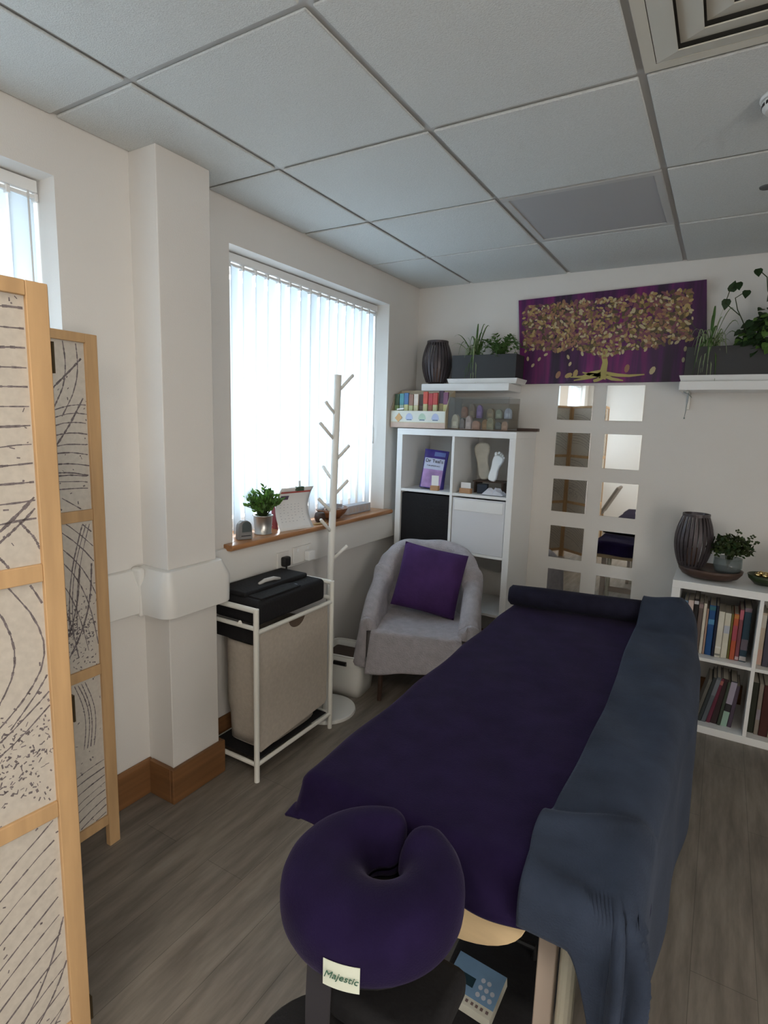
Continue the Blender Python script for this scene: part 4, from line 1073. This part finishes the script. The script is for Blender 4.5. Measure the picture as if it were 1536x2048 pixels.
b = MB(); r = random.Random(12)
def thr(u, v):
    p, n = rail(u); tz = topz(u)+.012; hw = .041
    hem = .21+.03*math.sin(u*7)-.03*math.exp(-((u-.93)/.06)**2); fold = .5+.5*math.sin(u*61+1.5*math.sin(u*13)+4*0)
    if v < .45:
        k = v/.45; o_ = hw+(1-k)*.028*fold+(1-k)*.012; z = lerp(hem, tz-hw, k)
    elif v < .65: a = (v-.45)/.2*PI; o_ = hw*math.cos(a); z = tz-hw+hw*math.sin(a)
    else: k = (v-.65)/.35; o_ = -hw-.01*k-.004*math.sin(u*47)*math.sin(k*PI); z = lerp(tz-hw, .415, k)
    q = p+n*o_
    w_ = math.exp(-((u-.27)/.035)**2)+math.exp(-((u-.74)/.035)**2)
    q += n*(.016*w_*math.sin(v*15+1.0)); z += .012*w_*math.sin(u*130)
    if u > .70 and v < .62: q += n*(.022*(u-.70)/.3*(.6+.4*math.sin(u*70)))
    return Vector((q.x, q.y, z+.004*math.sin(u*40+v*9)))
b.grid(150, 40, thr)
# front end of each arm
for u in (0.0, 1.0):
    base = [thr(u, j/39) for j in range(40)]
    K = 5
    def cap(i, j, base=base, u=u):
        p = base[j]; c = Vector(((-.262 if u == 0 else .262), p.y, p.z)); k = i/K
        return Vector((lerp(p.x, c.x, k*k), p.y-.032*math.sin(k*PI/2), p.z-(.02*k if p.z > .5 else 0)))
    vs = [cap(i, j) for i in range(K+1) for j in range(40)]
    b.add(vs, [(i*40+j, (i+1)*40+j, (i+1)*40+j+1, i*40+j+1) for i in range(K) for j in range(39)])
# seat and front fall
def seatf(u, v):
    x = lerp(-.236, .236, u)
    if v < .5:
        k = v/.5; y = lerp(.235*math.sqrt(max(.05, 1-(x/.27)**2)), -.265, k); z = .428-.010*math.sin(PI*u)+.003*math.sin(x*50+k*9)
        if k > .93: z -= .006
    else:
        k = (v-.5)/.5; y = -.270-.022*math.sin(k*PI/2)-.010*(.5+.5*math.sin(x*38+1))*k; z = lerp(.418, .205+.02*math.sin(x*9+1), k); x *= 1+.10*k
    return Vector((x, y, z))
b.grid(46, 44, seatf)
b.build('cloth', mTHROW, th_, smooth=True, solid=.004)

# purple scatter cushion
t = thing('scatter_cushion', 'plain purple scatter cushion propped against the armchair back', 'cushion', (0, 0, 0))
b = MB()
def pil(sg):
    def f(u, v):
        x, y = (u-.5)*2, (v-.5)*2; e = (1-x**4)**.5*(1-y**4)**.5 if abs(x) < 1 and abs(y) < 1 else 0
        k = 1-.07*(1-abs(x*y))*(x*x+y*y)*.6
        return Vector((x*.183*k, sg*(.060*e), y*.183*k))
    return f
b.grid(24, 24, pil(-1)); b.grid(24, 24, pil(1))
o = b.build('cover', mCUSH, t, smooth=True)
t.location = (.503, 2.800, .628); t.rotation_euler = (math.radians(-17), math.radians(9), math.radians(17))

# ------------------------------------------------------------ massage table
TX0, TX1, TY0, TY1, TZ = 1.100, 1.780, .920, 2.770, .700
mt = thing('massage_table', 'padded massage table with pale wooden legs under a purple cover', 'massage table', (0, 0, 0))
MB().box(TX0+.012, TX1-.012, TY0+.012, TY1-.012, TZ-.065, TZ-.008).build('padded_top', mBLACK, mt, bev=.02, seg=3)
MB().box(TX0+.02, TX1-.02, TY0+.02, TY1-.02, TZ-.125, TZ-.066).build('side_rails', mPLY, mt, bev=.003)
# arched end board
pts = [(1.30, TZ-.066), (1.635, TZ-.066)]+[(1.4675+.1675*math.cos(a), TZ-.085-.105*math.sin(a)) for a in [PI*k/20 for k in range(0, 21)]]
MB().prism(pts, 1, TY0-.012, TY0+.006).build('end_board', mPLY, mt, bev=.002)
for x in (TX0+.06, 1.643):
    for y, s_ in ((TY0+.055, 1), (TY1-.09, -1)):
        MB().box(x, x+.034, y, y+.03, 0, TZ-.12).build('leg', mLEGB, mt, bev=.003)
        MB().tube([(x+.056, y+.012, 0), (x+.056, y+.012, TZ-.12)], .0165, 14).build('leg', cmat((.60, .58, .48), .45), mt)
for y in (TY1-.075,): MB().box(TX0+.094, 1.643, y-.01, y+.01, .33, .37).build('cross_brace', mLEGB, mt, bev=.002)

def drape(TXa, TXb, TYa, TYb, z, U, V, r_=.030, flare=.20, bump=None, fold=None, dmax=None):
    cx = min(max(U, TXa), TXb); cy = min(max(V, TYa), TYb); ex, ey = U-cx, V-cy; d = math.hypot(ex, ey)
    if dmax and d > dmax: d = dmax+(d-dmax)*.15
    zz = z; x, y = cx, cy
    if d > 1e-6:
        nx, ny = ex/d, ey/d; q = r_*PI/2
        if d < q: h = r_*math.sin(d/r_); dz = r_*(1-math.cos(d/r_))
        else: h = r_+(d-q)*flare; dz = r_+(d-q)*math.sqrt(max(.01, 1-flare*flare))
        if fold: h += fold(nx, ny, d, cx, cy)
        x += nx*h; y += ny*h; zz = z-dz
    if bump and d < .06: zz += bump(x, y)*(1-d/.06 if d > 0 else 1)
    return Vector((x, y, zz))
cov = thing('table_cover', 'dark purple velour cover fitted over the massage table', 'cover', (0, 0, 0))
ov = .125
def covf(u, v):
    U = lerp(TX0-ov+.03, TX1+ov-.03, u); V = lerp(TY0-ov+.03, TY1+ov-.03, v)
    fold = lambda nx, ny, d, cx, cy: .012*math.sin(cy*17+cx*23)*min(1, d/.1)+(.004*min(1, d/.1) if abs(nx*ny) > .2 else 0)
    return drape(TX0+.028, TX1-.028, TY0+.028, TY1-.028, TZ+.008, U, V, .034, .32, lambda x, y: .0025*math.sin(x*19+y*7)*math.sin(y*11), fold, .112)
b = MB(); b.grid(90, 190, covf); b.build('cloth', mPURP, cov, smooth=True, solid=-.006)

bo = thing('bolster', 'dark navy rolled bolster across the far end of the massage table', 'bolster', (1.435, 2.445, TZ+.012+.047), math.radians(10))
b = MB(); pr_ = [(-.345, 0), (-.343, .030), (-.330, .043), (-.2, .046), (0, .045), (.2, .046), (.330, .043), (.343, .030), (.345, 0)]
b.lathe([(r_, x) for x, r_ in pr_], n=28); b.xf(RY(PI/2)); b.xf(Matrix.Diagonal((1, 1.15, 1, 1))); b.build('roll', mBOLS, bo, smooth=True)

bl = thing('fleece_blanket', 'slate blue fleece blanket hanging over the right side of the massage table', 'blanket', (0, 0, 0))
def bol_y(x): return 2.445+math.tan(math.radians(10))*(x-1.435)
def bbump(x, y):
    d = (y-bol_y(x)); return .104*math.exp(-(abs(d)/.085)**2.6)
def blf(u, v):
    # v: 0 far .. 1 near ; u: 0 left edge on the top .. 1 outer hem
    q_ = min(1, max(0, (u-.15)/.22)); Vn = lerp(.815, .36, q_*q_*(3-2*q_))                    # near hem in flat coordinates
    yk = v**1.0
    V = lerp(2.72, Vn, yk)
    U0 = 1.630+.008*math.sin(V*5)-.014*math.exp(-((V-1.02)/.06)**2)
    drop = lerp(.46, .40, v)
    U = lerp(U0, TX1+drop, u)
    cyv = V
    def fold(nx, ny, d, cx, cy):
        a = math.atan2(ny, nx); side = max(0, nx)
        h = .046*side*min(1, d/.10)*math.exp(-((cy-2.05)/.62)**2) + .006*math.sin(cy*14+1)*min(1, d/.2)*side
        if ny < -.02: h += .012*min(1, d/.08)+(.020*math.sin(a*9+1.0)+.010*math.sin(a*19))*min(1, d/.12)-.02*min(1, d/.3)
        return h
    p = drape(TX0+.02, TX1-.006, TY0+.004, TY1, TZ+.020, U, V, .036, .035, None, fold)
    top = max(0, 1-max(0, U-(TX1-.012))/.10)
    p.z += bbump(p.x, p.y)*top
    p.z += top*(.004*math.sin(U*31+V*9)+.003*math.sin(V*21+U*13))*(1 if V > TY0 else 0)
    # soft ridge running across the near part
    ry = 1.045+.36*max(0, p.x-1.60)
    if V > TY0: p.z += .018*math.exp(-((p.y-ry)/.030)**2)*(.4+.6*top)-.008*math.exp(-((p.y-ry-.045)/.02)**2)
    return p
b = MB(); b.grid(90, 220, blf); b.build('cloth', mBLAN, bl, smooth=True, solid=.006)

# face cradle
CC = Vector((1.404, .752, .0)); ZC = .645
fc = thing('face_cradle', 'round purple velour face cradle cushion with a keyhole gap', 'face cradle', (CC.x, CC.y, ZC), math.radians(-4))
SECN = 30
def sect(s):   # closed profile in (radial 0..1, z 0..1)
    a = 2*PI*s; e = 3.2
    cx_, sy_2 = math.cos(a), math.sin(a); k = (abs(cx_)**e+abs(sy_2)**e)**(-1/e)
    return cx_*k, sy_2*k
RO, RI, HO, hz_ = .159, .031, .036, .052
Rm, hw_ = .0965, .0565
A0, A1 = math.radians(90+30), math.radians(90-30+360)
b = MB(); steps = 96; capn = 8; rings = []
def ringat(a, k, push):
    out = []; s_ = math.sin(a); ro = -HO*s_+math.sqrt(RO*RO-HO*HO*math.cos(a)**2); rm, hw = (ro+RI)/2, (ro-RI)/2
    for j in range(SECN):
        x, z = sect(j/SECN); rr = rm+x*hw*k
        zz = hz_+z*hz_*(.55+.45*k)
        if z > 0: zz -= .022*max(0, -x)**1.3*k-.006*(1-x*x)*k      # dips towards the hole
        p = Vector((rr*math.cos(a), rr*math.sin(a)+HO, zz)); t_ = Vector((-math.sin(a), math.cos(a), 0)); out.append(p+t_*push)
    return out
for i in range(capn): q = i/capn*PI/2; rings.append(ringat(A0, max(.02, math.sin(q)), -.036*math.cos(q)))
for i in range(steps+1): rings.append(ringat(lerp(A0, A1, i/steps), 1, 0))
for i in range(1, capn+1): q = PI/2*(1-i/capn); rings.append(ringat(A1, max(.02, math.sin(q)), .036*math.cos(q)))
vs = [p for g in rings for p in g]; n = SECN
b.add(vs, [(i*n+k, i*n+(k+1) % n, (i+1)*n+(k+1) % n, (i+1)*n+k) for i in range(len(rings)-1) for k in range(n)]+[tuple(range(n)), tuple((len(rings)-1)*n+k for k in range(n))[::-1]])
b.build('cushion', mPURP, fc, smooth=True)
b = MB(); b.lathe([(0, -.016), (.125, -.016), (.128, -.008), (.125, -.001), (0, -.001)], n=36); b.build('support_plate', mBLKP, fc)
MB().box(-.128, -.095, -.060, -.030, -.030, -.016).build('wooden_block', mPLY, fc, bev=.002)
b = MB(); b.tube([(-.05, .08, -.012), (-.05, .22, -.012)], .008, 8); b.build('mounting_rod', cmat((.35, .28, .15), .5), fc)
b = MB(); b.tube([(.05, .08, -.012), (.05, .22, -.012)], .008, 8); b.build('mounting_rod', cmat((.35, .28, .15), .5), fc)
# sewn label on the cushion wall, facing the viewer
lb = MB(); al = math.radians(-71); Rr = RO+.0016
def lab(u, v, e=0):
    a = al+(u-.5)*.36; return Vector(((Rr+e)*math.cos(a), (Rr+e)*math.sin(a), .018+v*.044))
lb.grid(8, 3, lambda u, v: lab(u, v)); lb.build('sewn_label', cmat((.62, .66, .56), .7, .06), fc, solid=.0008)
p_ = lab(.5, .52, .0022); text_mesh('Majestic', .0165, cmat((.04, .12, .08), .6), fc, 'lettering', T(*p_) @ RZ(al+PI/2) @ FRONT, .0003, shear=.35)
b = MB(); b.grid(2, 14, lambda u, v: Vector((-.045+u*.050, -.112-.006*math.sin(v*3), -.002-v*.235))); b.build('strap', mat('strap_grey', (.030, .028, .034), .8), fc, solid=.003)
# sling below the cradle
t = thing('arm_sling', 'black padded arm sling hanging under the face cradle', 'sling', (CC.x+.035, CC.y+.01, .47))
b = MB(); b.box(-.085, .115, -.08, .09, 0, .060); b.build('pad', mBLACK, t, bev=.02, seg=3)
for x in (.02,): MB().box(x-.012, x+.012, .045, .049, .04, .155).build('strap', mBLACK, t)
# stool
t = thing('stool', 'round black stool seat under the face cradle, lower left of it', 'stool', (1.385, .640, 0))
MB().lathe([(0, .395), (.115, .395), (.130, .405), (.132, .43), (.118, .446), (0, .450)], n=40).build('seat', mBLACK, t, smooth=True)
MB().tube([(0, 0, .06), (0, 0, .395)], .022, 14).build('column', mBLKP, t)
for k in range(5):
    a = 2*PI*k/5+.3; MB().tube([(0, 0, .07), (.17*math.cos(a), .17*math.sin(a), .05)], [.018, .012], 10).build('leg', mBLKP, t)
    MB().lathe([(0, -.012), (.02, -.01), (.022, 0), (.02, .01), (0, .012)], n=14).xf(T(.17*math.cos(a), .17*math.sin(a), .024) @ RX(PI/2)).build('castor', mBLKP, t)
# black holdall with carton under the table
t = thing('holdall', 'black soft holdall bag on the floor under the massage table', 'bag', (1.49, 1.16, 0), .05)
MB().box(-.10, .145, -.04, .30, 0, .185).build('body', mBLACK, t, bev=.03, seg=3)
MB().tube([(-.05, .10, .183), (-.05, .10, .215), (.09, .10, .215), (.09, .10, .183)], .008, 8).build('handle', mBLKP, t)
t = thing('device_carton', 'blue and white device carton with printed buttons on the black holdall', 'carton', (1.482, 1.100, .188), math.radians(-3))
t.rotation_euler = (math.radians(10), 0, math.radians(-3))
MB().box(-.060, .060, -.050, .052, 0, .028).build('carton', cmat((.55, .55, .48), .5), t, bev=.001)
MB().box(-.0595, .0595, -.030, .0515, .028, .0286).build('blue_print', cmat((.16, .28, .44), .4, .15), t)
MB().box(-.052, .000, -.010, .012, .0286, .0292).build('display_print', cmat((.012, .035, .050), .3), t)
b = MB(); b.lathe([(0, .0292), (.0045, .0292), (.0045, .0298), (0, .0298)], (-.030, .002, 0), 14); b.build('white_dot', mPAPER, t)
b = MB()
for i in range(3):
    for j in range(3):
        if (i, j) != (2, 2): b.lathe([(0, .0286), (.0052, .0286), (.0052, .0296), (0, .0296)], (.016+.0145*i, -.016+.0165*j, 0), 14)
b.build('button_print', cmat((.46, .50, .58), .4), t)
for i, x in enumerate((-.045, .000, .013, .024, .036, .049)): MB().box(x-.003, x+.003, -.0425, -.036, .0282, .0288).build('printed_mark', cmat((.14, .10, .10), .6), t)
# low dark box glimpsed under the far left of the table
# chair behind the camera, seen only in the mirrors
t = thing('reclining_chair', 'grey brown reclining chair behind the camera, reflected in the mirrors', 'chair', (.32, -1.00, 0), -PI/2)
MB().box(-.24, .24, -.26, .16, .30, .38).build('seat', cmat((.10, .085, .07), .8), t, bev=.02)
MB().box(-.22, .22, -.022, .022, 0, .50).xf(T(0, .17, .36) @ RX(-.50)).build('backrest', cmat((.16, .14, .12), .8), t, bev=.012)
for x in (-.22, .19):
    for y in (-.24, .12): MB().box(x, x+.03, y, y+.03, 0, .30).build('leg', mPINE, t)

# ------------------------------------------------------------ finer pieces belong to the part that carries them
SUB = {'vertical_blind': {'slat_hanger': 'headrail', 'bottom_chain': 'headrail', 'control_wand': 'headrail'},
       'book': {'spine_band': 'cover'}, 'face_cradle': {'sewn_label': 'cushion', 'lettering': 'cushion', 'wooden_block': 'support_plate', 'mounting_rod': 'support_plate'},
       'salts_pouch': {'white_label': 'bag', 'lilac_label': 'bag', 'pale_flash': 'bag', 'lettering': 'bag'},
       'display_carton': {'printed_emblem': 'front_panel', 'orange_tag': 'front_panel', 'label_holder': 'front_panel'},
       'smoke_detector': {'vent_slots': 'housing', 'sensor_cap': 'housing'}, 'wall_socket': {'switch': 'plate'},
       'desk_calendar': {'red_heading': 'sheet', 'month_block': 'sheet', 'date_marks': 'sheet', 'clip_handle': 'clip'},
       'laundry_hamper': {'hand_hole_backing': 'front_panel', 'bag_lining': 'bag'}, 'black_case': {'carry_handle': 'flap', 'badge': 'body', 'pocket': 'body'},
       'device_carton': {'display_print': 'blue_print', 'white_dot': 'blue_print', 'button_print': 'blue_print', 'printed_mark': 'carton'},
       'potted_plant': {'soil': 'pot'}, 'soap_block': {'paper_label': 'block'}, 'price_holder': {'card': 'block'}, 'folding_screen': {'hinge': 'panel_frame'},
       'sill_plaque': {'window_print': 'block', 'caption_strip': 'block'}, 'leaflet_box': {'printed_panels': 'box'}, 'storage_basket': {'handle_slot': 'tub', 'rim': 'tub'}}
base = lambda n: n.split('.')[0]
for root in [o for o in bpy.data.objects if o.parent is None and base(o.name) in SUB]:
    mp = SUB[base(root.name)]; ch = kids(root)
    for c in ch:
        if base(c.name) in mp:
            tgt = [q for q in ch if base(q.name) == mp[base(c.name)]]
            if tgt:
                if base(root.name) == 'device_carton' and base(c.name) in ('display_print', 'white_dot', 'button_print'): pass
                c.parent = tgt[0]
